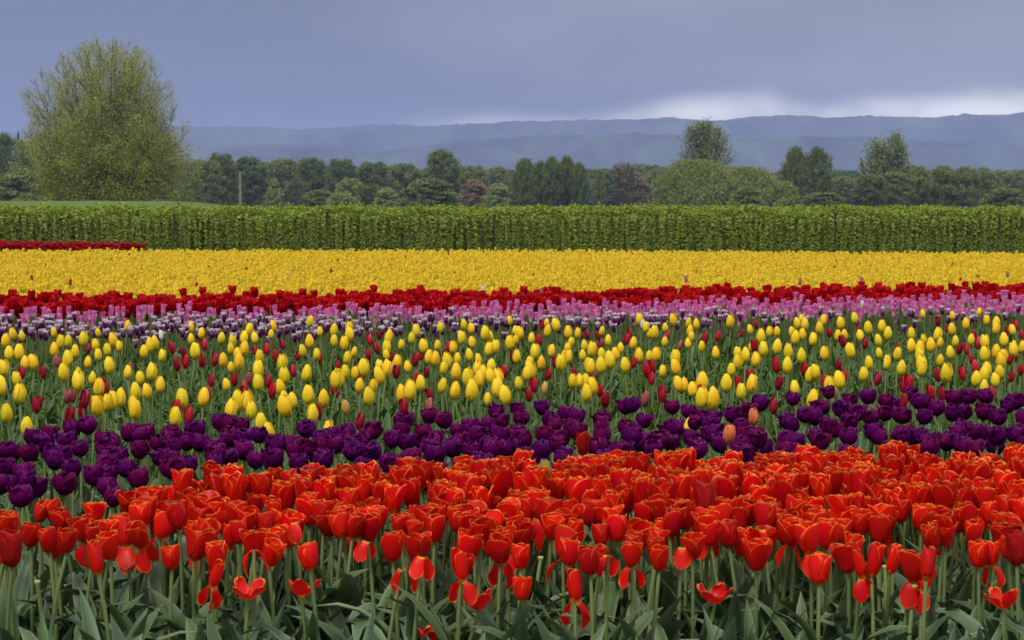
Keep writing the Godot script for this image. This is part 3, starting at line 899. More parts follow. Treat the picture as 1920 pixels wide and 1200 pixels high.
func build_big_tree() -> void:
	var root := thing("spreading_tree", "big many stemmed tree with a round crown of fine twigs and spring leaves", "tree", Vector3(-37.6, 1.5, -185.0))
	var bark := Color(0.11, 0.095, 0.062)
	var tall := 15.1
	# outline of the crown: half width to the left and to the right at height t
	var left := PackedVector2Array([Vector2(0, 6.6), Vector2(0.3, 7.8), Vector2(0.63, 8.3), Vector2(0.8, 6.4), Vector2(0.9, 4.7), Vector2(0.97, 2.8), Vector2(1.0, 1.0)])
	var right := PackedVector2Array([Vector2(0, 8.2), Vector2(0.3, 7.7), Vector2(0.5, 6.8), Vector2(0.65, 6.0), Vector2(0.8, 5.0), Vector2(0.9, 3.9), Vector2(0.97, 2.4), Vector2(1.0, 0.8)])
	var half_at := func(t: float, az: float) -> float:
		var k := 0.5 + 0.5 * cos(az)
		return lerpf(ridge(t, left), ridge(t, right), k)
	var outline := func(q: Vector3) -> bool:
		var t := q.y / tall
		if t > 1.0:
			return false
		return Vector2(q.x, q.z).length() < half_at.call(t, atan2(q.z, q.x)) * (1.0 + 0.14 * soft.get_noise_3d(q.x * 14.0, q.y * 14.0, q.z * 14.0))
	var a := Acc.new()
	a.tube(PackedVector3Array([Vector3(0, -0.6, 0), Vector3(0, 0.5, 0), Vector3(0.05, 1.6, 0)]), PackedFloat32Array([0.95, 0.75, 0.55]), 9, PackedColorArray([bark, bark, bark]))
	part(root, "trunk", a.mesh(), M.bark)
	M.spring = mat("spring_leaf", Color.WHITE, 0.6, 0.4, 0.2)
	var f := Acc.new()
	var tips := []
	for k in 120:
		var az := TAU * k * 0.381966 + rf(-0.2, 0.2)
		var t := 1.0 - pow((k + 0.5) / 120.0, 1.0) * 0.82
		var reach: float = half_at.call(t, az) * (1.0 - 0.3 * rng.randf() * rng.randf()) * (0.93 if k % 3 else 0.6)
		var goal := Vector3(cos(az) * reach, t * tall, sin(az) * reach)
		var knee := Vector3(goal.x * 0.5, goal.y * rf(0.32, 0.42), goal.z * 0.5)
		var start := Vector3(cos(az) * 0.35, rf(0.2, 1.4), sin(az) * 0.35)
		var b := Acc.new()
		var path := PackedVector3Array()
		var radii := PackedFloat32Array()
		var cols := PackedColorArray()
		for j in 11:
			var s := j / 10.0
			var p := start.lerp(knee, s).lerp(knee.lerp(goal, s), s) + Vector3(rng.randfn(), rng.randfn(), rng.randfn()) * 0.13 * s
			path.append(p)
			radii.append(lerpf(0.15, 0.022, pow(s, 0.7)) * (1.9 if k % 6 == 0 else 0.8))
			cols.append(bark * rf(0.75, 1.0))
		b.tube(path, radii, 6, cols)
		for j in range(2, 11):
			var along := (path[j] - path[j - 1]).normalized()
			for m in 2 if j > 6 else 1:
				var ax := along.cross(Vector3(rng.randfn(), rng.randfn(), rng.randfn())).normalized()
				var dir := (along.rotated(ax, deg_to_rad(rf(26, 62))) + Vector3.UP * 0.12).normalized()
				twig_skeleton(b, tips, path[j], dir, rf(1.8, 3.0) * (1.15 - j * 0.055), lerpf(0.05, 0.025, j / 10.0), 1, 2, 0.05, Vector2(20, 52), bark, outline)
		part(root, "limb", b.mesh(), M.bark)
	for tp in tips:
		var t: float = tp[0].y / tall
		var dense := 3 if rng.randf() < 0.6 else 2
		if t < 0.45:
			dense = 4
		if t > 0.86:
			dense = 3
		leaf_tuft(f, tp[0], dense, 0.3, 0.095, Color(0.29, 0.33, 0.07), Color(0.43, 0.46, 0.12))
	# leafy shoots from the foot
	for k in 2200:
		var az := rf(0, TAU)
		var t := pow(rng.randf(), 1.5) * 0.45
		var r: float = half_at.call(t, az) * sqrt(rng.randf()) * (1.0 + 0.15 * soft.get_noise_2d(az * 40.0, t * 200.0))
		if t > 0.2 and rng.randf() < (t - 0.2) * 3.0:
			continue
		leaf_tuft(f, Vector3(cos(az) * r, t * tall, sin(az) * r), 16, 0.34, 0.14, Color(0.19, 0.215, 0.042), Color(0.29, 0.31, 0.075))
	print("big tree tips ", tips.size(), " leaves ", f.i.size() / 6)
	var cr := part(root, "crown", f.mesh(), M.spring)
	cr.set_meta("kind", "stuff")


# ---- the vines on their trellis ------------------------------------------------------------------

func build_vines() -> void:
	M.vine = mat("vine_leaf", Color.WHITE, 0.55, 0.4, 0.3)
	M.post = mat("post_wood", Color.WHITE, 0.9)
	var z := -44.0
	var tr := thing("vine_trellis", "long trellis of dark wooden posts and wires carrying the vines", "trellis", Vector3(0, 0, z))
	var posts := []
	var wood := Color(0.1, 0.095, 0.07)
	var pm := Acc.new()
	pm.tube(PackedVector3Array([Vector3(0, -0.2, 0), Vector3(0, 0.6, 0), Vector3(0.0, 1.28, 0), Vector3(0.0, 1.29, 0)]), PackedFloat32Array([0.034, 0.032, 0.03, 0.002]), 8, PackedColorArray([wood, wood, wood, wood]))
	var pmesh := pm.mesh()
	for x in [-18.3, -14.7, -11.0, -7.55, -4.14, -0.4, 3.23, 7.23, 10.9, 14.6, 18.2]:
		posts.append(x)
		part(tr, "post", pmesh, M.post, Transform3D(Basis(), Vector3(x, 0, -0.16)))
	for y in [0.55, 1.12]:
		var wa := Acc.new()
		wa.tube(PackedVector3Array([Vector3(-19, y, 0.1), Vector3(0, y - 0.01, 0.1), Vector3(19, y, 0.1)]), PackedFloat32Array([0.003, 0.003, 0.003]), 4, PackedColorArray([wood, wood, wood]))
		part(tr, "wire", wa.mesh(), M.post)
	# hanging canes, each a plant with its own leaves
	var leafy := []
	var cane := []
	for k in 8:
		var a := Acc.new()
		var b := Acc.new()
		var sway := rf(-0.06, 0.06)
		var path := PackedVector3Array()
		var radii := PackedFloat32Array()
		var cols := PackedColorArray()
		for j in 7:
			var t := j / 6.0
			path.append(Vector3(sway * sin(t * PI) + rf(-0.01, 0.01), t * 1.18 - 0.02, rf(-0.01, 0.01)))
			radii.append(lerpf(0.011, 0.005, t))
			cols.append(Color(0.09, 0.075, 0.045))
		b.tube(path, radii, 4, cols)
		cane.append(b.mesh())
		for j in 230:
			var t := rng.randf() * 0.93
			var c := Vector3(sway * sin(t * PI), t * 1.15, 0)
			var az := rf(0, TAU)
			var out := Vector3(cos(az), rf(-1.6, -0.3), sin(az)).normalized()
			var sd := out.cross(Vector3.UP).normalized()
			var l := rf(0.04, 0.075) * (0.65 + 0.45 * t)
			var r := rf(0.0, 0.06) * (0.55 + 0.6 * t) * (1.0 - pow(t, 5.0))
			a.leaf_card(c + Vector3(out.x, 0, out.z) * r, out, sd, l, l * 0.75, Color(0.15, 0.21, 0.03).lerp(Color(0.26, 0.32, 0.055), rng.randf()))
		leafy.append(a.mesh())
	var x := -15.0
	var n := 0
	var last_post := -1
	while x < 15.0:
		var w := 0
		while w + 1 < posts.size() and posts[w + 1] < x:
			w += 1
		if w != last_post:
			last_post = w
			n = 0
		n += 1
		var v := thing("climbing_vine", "leafy vine on the trellis, %s right of the %s post from left" % [ordinal(n), ordinal(w + 1)], "vine", Vector3(x, 0, z + rf(-0.05, 0.07)), "vines hanging along the trellis")
		v.rotation.y = rf(0, TAU)
		v.scale = Vector3(1, rf(0.95, 1.03), 1) * rf(0.97, 1.05)
		var q := rng.randi() % 8
		part(v, "cane", cane[q], M.bark)
		part(v, "leaves", leafy[q], M.vine)
		x += rf(0.16, 0.28)
	# the matted top and the rows behind
	var a2 := Acc.new()
	for k in 34000:
		var px := rf(-16, 16)
		var sag := 0.17 * soft.get_noise_2d(px * 45.0, 0.0) + 0.06 * soft.get_noise_2d(px * 240.0, 9.0)
		var y := 1.2 + sag + rng.randfn() * 0.04
		var dir := Vector3(rng.randfn(), rng.randfn() * 0.5 + 0.1, rng.randfn()).normalized()
		var sd := dir.cross(Vector3(rng.randfn(), rng.randfn(), rng.randfn())).normalized()
		var l := rf(0.035, 0.075)
		a2.leaf_card(Vector3(px, y, rng.randfn() * 0.26 + 0.1), dir, sd, l, l * 0.75, Color(0.15, 0.21, 0.022).lerp(Color(0.26, 0.33, 0.045), rng.randf()))
	var top := structure("vine_canopy", a2.mesh(), M.vine, "matted bright green leaf canopy along the top of the trellis", "leaf canopy", Vector3(0, 0, z))
	top.set_meta("kind", "stuff")
	var rows := Node3D.new()
	rows.name = "further_vine_rows"
	add_child(rows)
	tag(rows, "further rows of vines standing behind the first trellis", "vines", "", "stuff")
	for k in 4:
		var at := []
		for r in [45.3, 45.9, 46.8, 48.2, 49.6]:
			for j in 150:
				at.append(spin(Vector3(rf(-18, 18), 0, -r + rf(-0.15, 0.15)), rf(0.95, 1.1)))
		many(rows, "vines", leafy[k], M.vine, at)
	var tops := []
	for r in [2.2, 3.4, 5.2]:
		tops.append(Transform3D(Basis.from_scale(Vector3(1.2, 1, 1)), Vector3(rf(-1, 1), -0.02, z - r)))
	many(rows, "leaf_tops", a2.mesh(), M.vine, tops)


func build_tulips() -> void:
	for k in 8:
		var a := Acc.new()
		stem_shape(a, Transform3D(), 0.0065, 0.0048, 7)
		stems.append(a.mesh())
	for k in 16:
		var a := Acc.new()
		leaf_shape(a, Transform3D(), 1.0, rf(0.055, 0.095), rf(2, 16), rf(10, 95) if k % 3 else rf(80, 150), 9, 5)
		leaves.append(a.mesh())
	var mats: Dictionary = M
	# bed edges as (x, distance from the camera)
	var red_near := PackedVector2Array([Vector2(-2.4, 4.95), Vector2(-1.3, 5.0), Vector2(0.0, 5.0), Vector2(1.3, 4.95), Vector2(2.4, 4.95)])
	var red_far := PackedVector2Array([Vector2(-1.49, 5.45), Vector2(-1.28, 5.5), Vector2(-1.16, 5.7), Vector2(-0.97, 6.05), Vector2(-0.45, 6.15), Vector2(-0.2, 6.4), Vector2(0.44, 6.5), Vector2(1.8, 6.72)])
	var purple_far := PackedVector2Array([Vector2(-1.9, 7.29), Vector2(-1.82, 7.81), Vector2(-1.22, 8.0), Vector2(-0.75, 7.72), Vector2(-0.54, 7.3), Vector2(-0.42, 7.81), Vector2(-0.25, 8.3), Vector2(0.09, 8.52), Vector2(0.68, 8.6), Vector2(1.25, 8.86), Vector2(1.86, 9.28), Vector2(2.42, 9.35)])
	var purple_near := PackedVector2Array([Vector2(-1.7, 5.9), Vector2(-0.45, 6.4), Vector2(0.44, 6.7), Vector2(1.8, 6.95)])
	var mixed_near := PackedVector2Array([Vector2(-2.0, 7.9), Vector2(-1.0, 8.1), Vector2(0.0, 8.7), Vector2(1.25, 9.1), Vector2(2.4, 9.5)])
	var mixed_far := PackedVector2Array([Vector2(-3.68, 14.4), Vector2(4.22, 16.4)])
	var edged_near := PackedVector2Array([Vector2(-3.6, 13.7), Vector2(0, 14.8), Vector2(4.2, 16.1)])
	var edged_far := PackedVector2Array([Vector2(-3.97, 15.3), Vector2(0, 15.9), Vector2(4.48, 17.2)])
	var pink_far := PackedVector2Array([Vector2(-4.28, 16.3), Vector2(0, 16.95), Vector2(4.76, 18.4)])
	var darkred_far := PackedVector2Array([Vector2(-4.68, 18.1), Vector2(0, 19.0), Vector2(5.25, 20.3)])
	var yellow_far := PackedVector2Array([Vector2(-9.41, 36.2), Vector2(0, 36.2), Vector2(8.83, 34.3)])
	var strip_near := PackedVector2Array([Vector2(-12, 37.0), Vector2(-7.2, 37.6), Vector2(-6.9, 99)])
	var strip_far := PackedVector2Array([Vector2(-12, 41.7), Vector2(-8.0, 39.6), Vector2(-6.9, 37.6)])
	var taken := []

	# ---- the front bed: red with orange rims
	var cup := petal_pool(8, "red", 0.092, 0.046, [90, 16, -10], 7, 2.5, 0.0015, 9, 10)
	var cup_in := petal_pool(6, "red", 0.096, 0.043, [88, 12, -12], 6, 2.4, 0.0015, 9, 10)
	var wide := petal_pool(8, "red", 0.095, 0.046, [90, 20, 2], 12, 2.5, 0.002, 9, 10)
	var wide_in := petal_pool(6, "red", 0.097, 0.043, [88, 14, -5], 8, 2.4, 0.002, 9, 10)
	var hung := petal_pool(5, "red", 0.076, 0.026, [110, 164, 172], 12, 2.2, 0.003, 9, 10, 0.6)
	var flat := petal_pool(5, "red", 0.085, 0.033, [80, 50, 25], 18, 2.2, 0.006, 9, 10)
	var flare := petal_pool(8, "red", 0.098, 0.042, [88, 18, 20], 14, 2.3, 0.003, 9, 10)
	var tight := petal_pool(4, "red", 0.1, 0.032, [60, 6, -10], 5, 2.0, 0.003, 9, 10)
	var forms := {
		"cup": [[cup, 3, 1.0, 0.0], [cup_in, 3, 0.95, 1.05]], "open": [[wide, 3, 1.0, 0.0], [wide_in, 3, 0.96, 1.05]],
		"flared": [[flare, 3, 1.0, 0.0], [wide_in, 3, 0.92, 1.05]], "loose": [[flare, 2, 1.0, 0.0], [wide, 3, 0.96, 0.7]], "drooping": [[wide, 3, 1.0, 0.3], [cup_in, 2, 0.96, 1.3], [hung, 2, 1.0, 0.4]], "split": [[tight, 2, 1.0, 0.0], [hung, 2, 1.0, 0.5]],
		"narrow": [[tight, 3, 1.0, 0.0]], "wilted": [[flat, 4, 0.95, 0.0]], "hanging": [[hung, 2, 1.0, 0.0]],
	}
	var looks := {
		"cup": "cup shaped red tulip with orange rims", "open": "wide open red tulip with orange rims", "flared": "red tulip with outer petals flared outwards", "loose": "loose uneven red tulip with orange rims", "drooping": "red tulip with some petals dropping down its stem",
		"split": "red tulip split into upright and hanging petals", "narrow": "narrow red tulip with few petals left", "wilted": "low wilted red tulip with spread petals", "hanging": "stem with only hanging red petals left",
	}
	var reds := []
	for f in [["cup", red_cup_spots], ["open", red_open_spots], ["drooping", red_drooping_spots], ["split", red_split_spots], ["narrow", red_narrow_spots], ["wilted", red_wilted_spots], ["hanging", red_hanging_spots]]:
		for s in spots(f[1]):
			s.form = f[0]
			if f[0] == "open" and rng.randf() < 0.4:
				s.form = "flared" if rng.randf() < 0.6 else "loose"
			reds.append(s)
			taken.append(s.p)
	var extra := []
	for q in scatter(red_near, red_far, 0.08, taken, 0.046, 0.7):
		var edge_in: float = q.y - edge(red_near, q.x)
		if edge_in < 0.5 and rng.randf() < 0.72:
			continue
		var pick := rng.randf()
		var s := {"p": q, "h": 0.5 + rng.randfn() * 0.016, "form": ["open", "cup", "flared", "loose", "drooping"][0 if pick < 0.36 else (1 if pick < 0.62 else (2 if pick < 0.8 else (3 if pick < 0.93 else 4)))]}
		if in_view(q.x, q.y) and reds.size() < 300:
			reds.append(s)
		else:
			extra.append(s)
	ranked(reds, 0.24)
	for s in reds:
		var sz: float = rf(0.76, 1.0)
		var stem_h: float = s.h - (0.045 if s.form != "hanging" else 0.0)
		if s.form == "wilted":
			sz *= 0.85
		tulip("red_tulip", "%s, %s" % [looks[s.form], s.place], Vector3(s.p.x, 0, -s.p.y), stem_h, forms[s.form], M.red, sz, 0.4 if s.form != "cup" else 0.26, 3, rf(0.34, 0.46), "red tulips of the front bed")
	var rest := Node3D.new()
	rest.name = "red_tulip_mass"
	add_child(rest)
	tag(rest, "more red tulips crowding the front bed", "tulips", "", "stuff")
	for k in 3:
		var a := small_tulip("red", 0.46, 0.096, 0.036, [84, 15, 3], 3, 2.0, 0.003, true, 3, 7, 8)
		var at := []
		for j in range(k, extra.size(), 3):
			at.append(spin(Vector3(extra[j].p.x, 0, -extra[j].p.y), rf(0.94, 1.1)))
		many(rest, "tulips", a.mesh(), M.red[k], at)
	var bare := spots(bare_stem_spots)
	bare.sort_custom(func(p, q): return p.p.x < q.p.x)
	for k in bare.size():
		bare[k].count = ordinal(k + 1)
	for s in bare:
		var t := thing("bare_tulip_stem", "bare pale stem end without petals, %s from left along the front edge" % s.count, "tulip stem", Vector3(s.p.x, 0, -s.p.y), "bare stems along the front of the red bed")
		part(t, "stem", stems[rng.randi() % 8], M.stem, Transform3D(Basis.from_scale(Vector3(1.15, s.h, 1.15)), Vector3.ZERO))
		var tip := Acc.new()
		var pale := Color(0.4, 0.42, 0.16)
		tip.tube(PackedVector3Array([Vector3(0, -0.004, 0), Vector3(0, 0.004, 0), Vector3(0, 0.009, 0), Vector3(0, 0.01, 0)]), PackedFloat32Array([0.005, 0.008, 0.008, 0.001]), 7, PackedColorArray([pale, pale, pale, pale]))
		part(t, "stem_tip", tip.mesh(), M.plant, Transform3D(Basis(), Vector3(0, s.h, 0)))
		for k in 2:
			part(t, "leaf", leaves[rng.randi() % leaves.size()], M.leaf1, Transform3D(Basis(Vector3.UP, rf(0, TAU)) * Basis.from_scale(Vector3.ONE * rf(0.3, 0.42)), Vector3.ZERO))
	# leaves that stand in front of and between the red tulips
	var lead := PackedVector2Array([Vector2(-2.4, 4.45), Vector2(2.4, 4.45)])
	var under := Node3D.new()
	under.name = "tulip_foliage"
	add_child(under)
	tag(under, "grey green tulip leaves filling the ground between the stems", "foliage", "", "stuff")
	for k in 6:
		var at := []
		for q in scatter(red_near, purple_far, 0.17, [], 0.0, 0.7):
			at.append(Transform3D(Basis(Vector3.UP, rf(0, TAU)) * Basis.from_scale(Vector3.ONE * rf(0.26, 0.42)), Vector3(q.x, rf(0, 0.03), -q.y)))
		for q in scatter(lead, red_near, 0.15, [], 0.0, 0.7):
			at.append(Transform3D(Basis(Vector3.UP, rf(0, TAU)) * Basis.from_scale(Vector3.ONE * rf(0.28, 0.43)), Vector3(q.x, rf(0, 0.03), -q.y)))
		many(under, "leaves", leaves[k * 2], M["leaf%d" % (k % 3)], at)
	for k in 6:
		var at := []
		for q in scatter(purple_far, edged_far, 0.2, [], 0.0, 1.2):
			at.append(Transform3D(Basis(Vector3.UP, rf(0, TAU)) * Basis.from_scale(Vector3.ONE * rf(0.22, 0.36)), Vector3(q.x, rf(0, 0.03), -q.y)))
		many(under, "leaves", leaves[k * 2 + 1], M.blade, at)

	# ---- purple doubles
	var pout := petal_pool(8, "purple", 0.086, 0.04, [96, 40, -45], 9, 3.0, 0.006, 7, 8)
	var pin := petal_pool(8, "purple", 0.076, 0.03, [86, 22, -14], 16, 2.8, 0.009, 7, 8)
	var double_form := [[pout, 5, 1.0, 0.0], [pin, 6, 1.0, 0.6]]
	var purples := spots(purple_spots)
	taken.clear()
	for s in purples:
		taken.append(s.p)
	extra = []
	for q in scatter(purple_near, purple_far, 0.11, taken, 0.075, 0.8):
		if q.y < edge(red_far, q.x) + 0.1:
			continue
		var s := {"p": q, "h": 0.485 + rng.randfn() * 0.02}
		if in_view(q.x, q.y) and purples.size() < 300 and rng.randf() < (0.3 if q.x < -0.8 else 0.5):
			purples.append(s)
		elif not in_view(q.x, q.y):
			extra.append(s)
	ranked(purples, 0.28)
	for s in purples:
		tulip("purple_tulip", "round double dark purple tulip, %s of the purple bed" % s.place, Vector3(s.p.x, 0, -s.p.y), s.h - 0.028, double_form, M.purple, rf(0.84, 1.04), 0.25, 2, rf(0.28, 0.38), "dark purple double tulips behind the red bed")
	var mass := Node3D.new()
	mass.name = "purple_tulip_mass"
	add_child(mass)
	tag(mass, "more dark purple tulips at the ends of the purple bed", "tulips", "", "stuff")
	var pa := small_tulip("purple", 0.455, 0.084, 0.04, [96, 38, -40], 4, 2.2, 0.005, true, 2, 6, 6)
	var pat := []
	for s in extra:
		pat.append(spin(Vector3(s.p.x, 0, -s.p.y), rf(0.95, 1.08)))
	many(mass, "tulips", pa.mesh(), M.purple[0], pat)

	# ---- the mixed bed: yellow, crimson, faded and striped
	var yo := petal_pool(7, "yellow", 0.1, 0.033, [88, 12, -36], 4, 1.45, 0.0015, 7, 8, 0.82)
	var yi := petal_pool(5, "yellow", 0.1, 0.032, [86, 9, -34], 3, 1.45, 0.0015, 6, 8)
	var egg := [[yo, 3, 1.0, 0.0], [yi, 3, 0.95, 1.05]]
	var yellows := spots(yellow_spots)
	ranked(yellows, 0.6)
	for s in yellows:
		tulip("yellow_tulip", "closed egg shaped yellow tulip, %s of the mixed bed" % s.place, Vector3(s.p.x, 0, -s.p.y), s.h - 0.045, egg, M.yellow, rf(0.78, 1.18), 0.16, 2, rf(0.26, 0.36), "yellow tulips of the mixed bed")
	var co := petal_pool(6, "crimson", 0.086, 0.027, [86, 9, -32], 5, 1.5, 0.0015, 6, 7)
	var bud := [[co, 3, 1.0, 0.0], [co, 3, 0.93, 1.05]]
	var reds2 := spots(crimson_spots)
	ranked(reds2, 0.9)
	for s in reds2:
		tulip("crimson_tulip", "closed crimson tulip bud, %s of the crimson ones" % s.place, Vector3(s.p.x, 0, -s.p.y), s.h - 0.038, bud, M.crimson, rf(0.82, 1.15), 0.3, 2, rf(0.24, 0.34), "crimson tulips among the yellow ones")
	for odd in [["faded", faded_spots, "faded_tulip", "faded dusky pink tulip bud"], ["striped", striped_spots, "striped_tulip", "striped tulip with cream edges and red centres"]]:
		var pool := petal_pool(4, odd[0], 0.088, 0.027, [84, 10, -28], 7, 1.5, 0.003, 6, 7)
		var list := spots(odd[1])
		ranked(list, 1.2)
		for s in list:
			tulip(odd[2], "%s, %s" % [odd[3], s.place], Vector3(s.p.x, 0, -s.p.y), s.h - 0.04, [[pool, 3, 1.0, 0.0], [pool, 3, 0.93, 1.05]], M.plain, rf(0.85, 1.0), 0.4, 2, 0.3, odd[2].replace("_", " ") + "s in the mixed bed")
	# grassy stems between them and the plants past the frame
	var stalks := Node3D.new()
	stalks.name = "tulip_stalk_thicket"
	add_child(stalks)
	tag(stalks, "thin green stalks and blades standing between the yellow tulips", "stalks", "", "stuff")
	for k in 3:
		var a := Acc.new()
		for j in 3:
			stem_shape(a, Transform3D(head_basis(rf(0.02, 0.2)) * Basis.from_scale(Vector3(0.8, rf(0.28, 0.42), 0.8)), Vector3(rf(-0.05, 0.05), 0, rf(-0.05, 0.05))), 0.005, 0.004, 4)
			leaf_shape(a, Transform3D(Basis(Vector3.UP, rf(0, TAU)), Vector3(rf(-0.05, 0.05), 0, rf(-0.05, 0.05))), rf(0.26, 0.42), rf(0.01, 0.018), rf(3, 18), rf(10, 120), 7, 3)
		var at := []
		for q in scatter(mixed_near, edged_far, 0.26, [], 0.0, 1.2):
			at.append(spin(Vector3(q.x, 0, -q.y), rf(0.85, 1.08)))
		many(stalks, "stalks", a.mesh(), M.blade, at)
	var beyond := Node3D.new()
	beyond.name = "yellow_tulip_mass"
	add_child(beyond)
	tag(beyond, "more closed yellow tulips at the ends of the mixed bed", "tulips", "", "stuff")
	var ya := small_tulip("yellow", 0.455, 0.092, 0.03, [78, 6, -26], 3, 1.7, 0.001, true, 2, 6, 7)
	var yat := []
	for q in scatter(mixed_near, mixed_far, 0.24, [], 0.0, 1.4):
		if not in_view(q.x - 0.02 * signf(q.x), q.y - 0.1):
			yat.append(spin(Vector3(q.x, 0, -q.y), rf(0.9, 1.05)))
	many(beyond, "tulips", ya.mesh(), M.yellow[0], yat)

	# ---- white edged purple, pink, dark red, far yellow
	far_bed("edged", "white_edged_tulip", "white edged purple tulip", edged_near, edged_far, 0.11, 0.425, 0.075, 0.03, [88, 10, 5], 1.9, 0.002, Vector2(0.75, 0.16), 0.02, 1.2)
	far_bed("pink", "pink_tulip", "slender pink tulip with a whitish base", edged_far, pink_far, 0.092, 0.445, 0.08, 0.029, [82, 2, 8], 1.5, 0.002, Vector2(0.4, 1.0), 0.022, 1.5)
	far_bed("darkred", "dark_red_tulip", "broad open dark red tulip", pink_far, darkred_far, 0.098, 0.455, 0.092, 0.046, [92, 26, -8], 2.8, 0.012, Vector2(1, 1), 0.024, 2.0)
	far_bed("farfield", "far_yellow_tulip", "yellow tulip in the wide far field", darkred_far, yellow_far, 0.095, 0.45, 0.066, 0.031, [86, 14, 4], 1.6, 0.003, Vector2(1, 1), 0.016, 2.5)
	var fr := Node3D.new()
	fr.name = "far_red_tulip_strip"
	add_child(fr)
	tag(fr, "short strip of dark red tulips at the far left below the vines", "tulips", "", "stuff")
	var sa := small_tulip("darkred", 0.47, 0.085, 0.045, [86, 25, 20], 4, 2.2, 0.008, true, 2)
	var sat := []
	for q in scatter(PackedVector2Array([Vector2(-13, 37.2), Vector2(-9.4, 37.0), Vector2(-6.9, 37.3)]), strip_far, 0.12, [], 0.0, 2.0):
		if q.x < -7.05:
			sat.append(spin(Vector3(q.x, 0, -q.y), rf(0.95, 1.15)))
	many(fr, "tulips", sa.mesh(), M.plain[0], sat)

	# ---- the odd ones out
	var single := func(called: String, label: String, kind: String, px: float, py: float, h: float, size: float, wide_by: float, lean: Array, tip: float, n_leaf: int) -> void:
		var pool := petal_pool(4, kind, 0.095 * size, 0.03 * size * wide_by, lean, 3, tip, 0.002, 6, 8)
		tulip(called, label, Vector3(px, 0, -py), h - 0.045, [[pool, 3, 1.0, 0.0], [pool, 3, 0.94, 1.05]], M.plain, 1.0, 0.15, n_leaf, 0.32, "")
	single.call("salmon_tulip", "salmon orange striped tulip standing in front of the purple bed at right", "salmon", 0.8, 7.05, 0.58, 0.9, 1.2, [90, 14, -34], 1.7, 2)
	single.call("salmon_tulip", "half hidden pale salmon tulip behind the salmon orange one among the purple", "salmon", 0.97, 7.9, 0.55, 0.86, 1.05, [90, 12, -32], 1.7, 2)
	single.call("green_tulip_bud", "closed olive green tulip bud rising above the red bed", "green", 0.1, 6.05, 0.575, 0.95, 1.15, [90, 12, -32], 1.7, 1)
	single.call("scarlet_tulip", "single rounded scarlet tulip standing in the purple bed behind the red ones", "deepred", 0.25, 6.95, 0.55, 0.95, 1.25, [84, 12, -10], 2.2, 2)
	single.call("deep_red_tulip", "large closed deep red tulip among the orange rimmed ones at right", "deepred", 0.58, 5.55, 0.56, 1.1, 1.35, [86, 14, -8], 2.2, 3)
	single.call("deep_red_tulip", "large dark red tulip cut by the right edge of the front bed", "deepred", 1.31, 5.1, 0.5, 1.1, 1.35, [86, 14, -8], 2.2, 3)
	single.call("deep_red_tulip", "large dark red tulip cut by the left edge of the front bed", "deepred", -1.29, 5.0, 0.51, 1.1, 1.35, [86, 14, -8], 2.2, 3)
	single.call("white_tulip", "white tulip standing out at the left of the far yellow field", "white", -2.75, 24.4, 0.53, 0.8, 0.9, [78, 6, -10], 1.7, 2)
	single.call("white_tulip", "white tulip at the near edge of the far yellow field near the middle", "white", -0.27, 19.4, 0.56, 0.8, 0.9, [78, 6, -10], 1.7, 2)
	single.call("white_tulip", "white tulip among the pink ones at right", "white", 3.0, 17.0, 0.53, 0.85, 0.9, [78, 6, -10], 1.7, 2)
	single.call("white_tulip", "white tulip below the pink ones right of the middle", "white", 0.97, 14.8, 0.5, 0.8, 0.9, [78, 6, -10], 1.7, 2)
	single.call("white_tulip", "white tulip bud low among the purple white ones at left", "white", -2.5, 14.0, 0.47, 0.8, 0.8, [78, 6, -20], 1.7, 2)
	for q in [[-4.6, 20.6, "crimson tulip at the near left end of the far yellow field"], [3.05, 20.7, "lilac tulip rising from the far yellow field at right"], [3.75, 21.2, "second lilac tulip rising from the far yellow field at right"], [0.28, 18.3, "lilac tulip rising before the dark red bed at the middle"], [5.7, 22.8, "dusky tulip at the far right of the far yellow field"], [1.9, 21.6, "dusky tulip in the far yellow field right of the middle"]]:
		var dusk: bool = not q[2].begins_with("crimson")
		single.call("stray_tulip", q[2], "lilac" if dusk else "crimson", q[0], q[1], 0.58, 0.8, 0.9, [78, 6, -18], 1.7, 2)
	# dark specks of stray tulips in the far field
	var sp := petal_pool(3, "crimson", 0.075, 0.024, [76, 6, -20], 4, 1.7, 0.002, 5, 6)
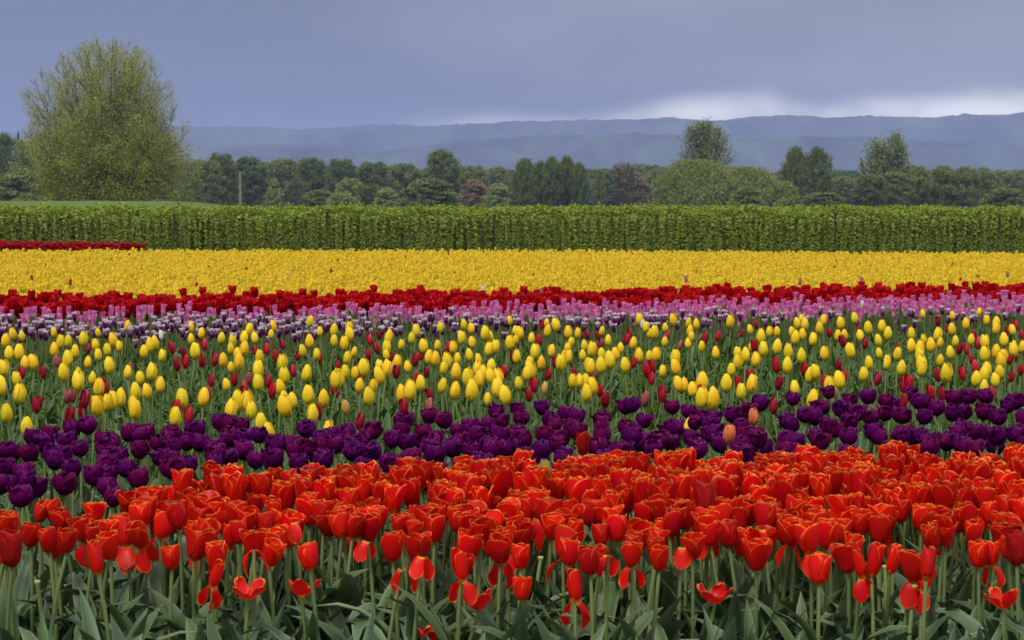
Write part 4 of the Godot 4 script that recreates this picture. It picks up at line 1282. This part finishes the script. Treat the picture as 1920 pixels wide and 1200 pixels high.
	for k in 34:
		var d := 20.8 + 13.0 * (k + rf(0.0, 0.9)) / 34.0
		var x := rf(-0.25, 0.25) * d
		tulip("stray_crimson_tulip", "small stray crimson tulip, %s from near in the far yellow field" % ordinal(k + 1), Vector3(x, 0, -d), 0.47 + rf(0, 0.03), [[sp, 3, 1.0, 0.0]], M.crimson, 1.0, 0.2, 0, 0.3, "stray crimson tulips in the far yellow field")


func far_bed(kind: String, called: String, label: String, near: PackedVector2Array, far: PackedVector2Array, gap: float, h: float, l: float, w: float, lean: Array, tip: float, ruffle: float, keep: Vector2, uneven: float, side: float) -> void:
	var shapes := []
	for k in 6:
		var sh := small_tulip(kind, h, l, w, lean, 3, tip, ruffle, true, 2, 5 if kind != "farfield" or k < 3 else 4, 6 if kind != "farfield" else 5)
		shapes.append(sh.mesh())
	var group := called.replace("_", " ") + "s growing in one bed"
	var at := []
	for k in 6:
		at.append([])
	var n := 0
	var singles := []
	for q in scatter(near, far, gap, [], 0.0, side):
		var clump := soft.get_noise_2d(q.x * 70.0, q.y * 45.0) * 0.5
		if rng.randf() > lerpf(keep.x, keep.y, smoothstep(-4.0, 4.0, q.x)) * (1.0 + clump) and keep.x < 1.0:
			continue
		var k := rng.randi() % 6
		var xf := spin(Vector3(q.x, rng.randfn() * uneven - 0.01 + uneven * 1.2 * soft.get_noise_2d(q.x * 90.0, q.y * 60.0), -q.y), rf(0.92, 1.1))
		if n < 290 and in_view(q.x, q.y):
			n += 1
			singles.append({"p": q, "xf": xf, "shape": shapes[k]})
		else:
			at[k].append(xf)
	ranked(singles, 0.4)
	for s in singles:
		var o := MeshInstance3D.new()
		o.name = numbered(called)
		o.mesh = s.shape
		o.material_override = M.plant
		o.transform = s.xf
		add_child(o, true)
		tag(o, "%s, %s of its bed" % [label, s.place], "tulip", group)
	var root := Node3D.new()
	root.name = called + "_mass"
	add_child(root)
	tag(root, "more of the same as each %s, filling its bed" % label, "tulips", "", "stuff")
	for k in 6:
		if at[k].size():
			many(root, "tulips", shapes[k], M.plant, at[k])
	print(called, " single ", n, " mass ", at.map(func(z): return z.size()))
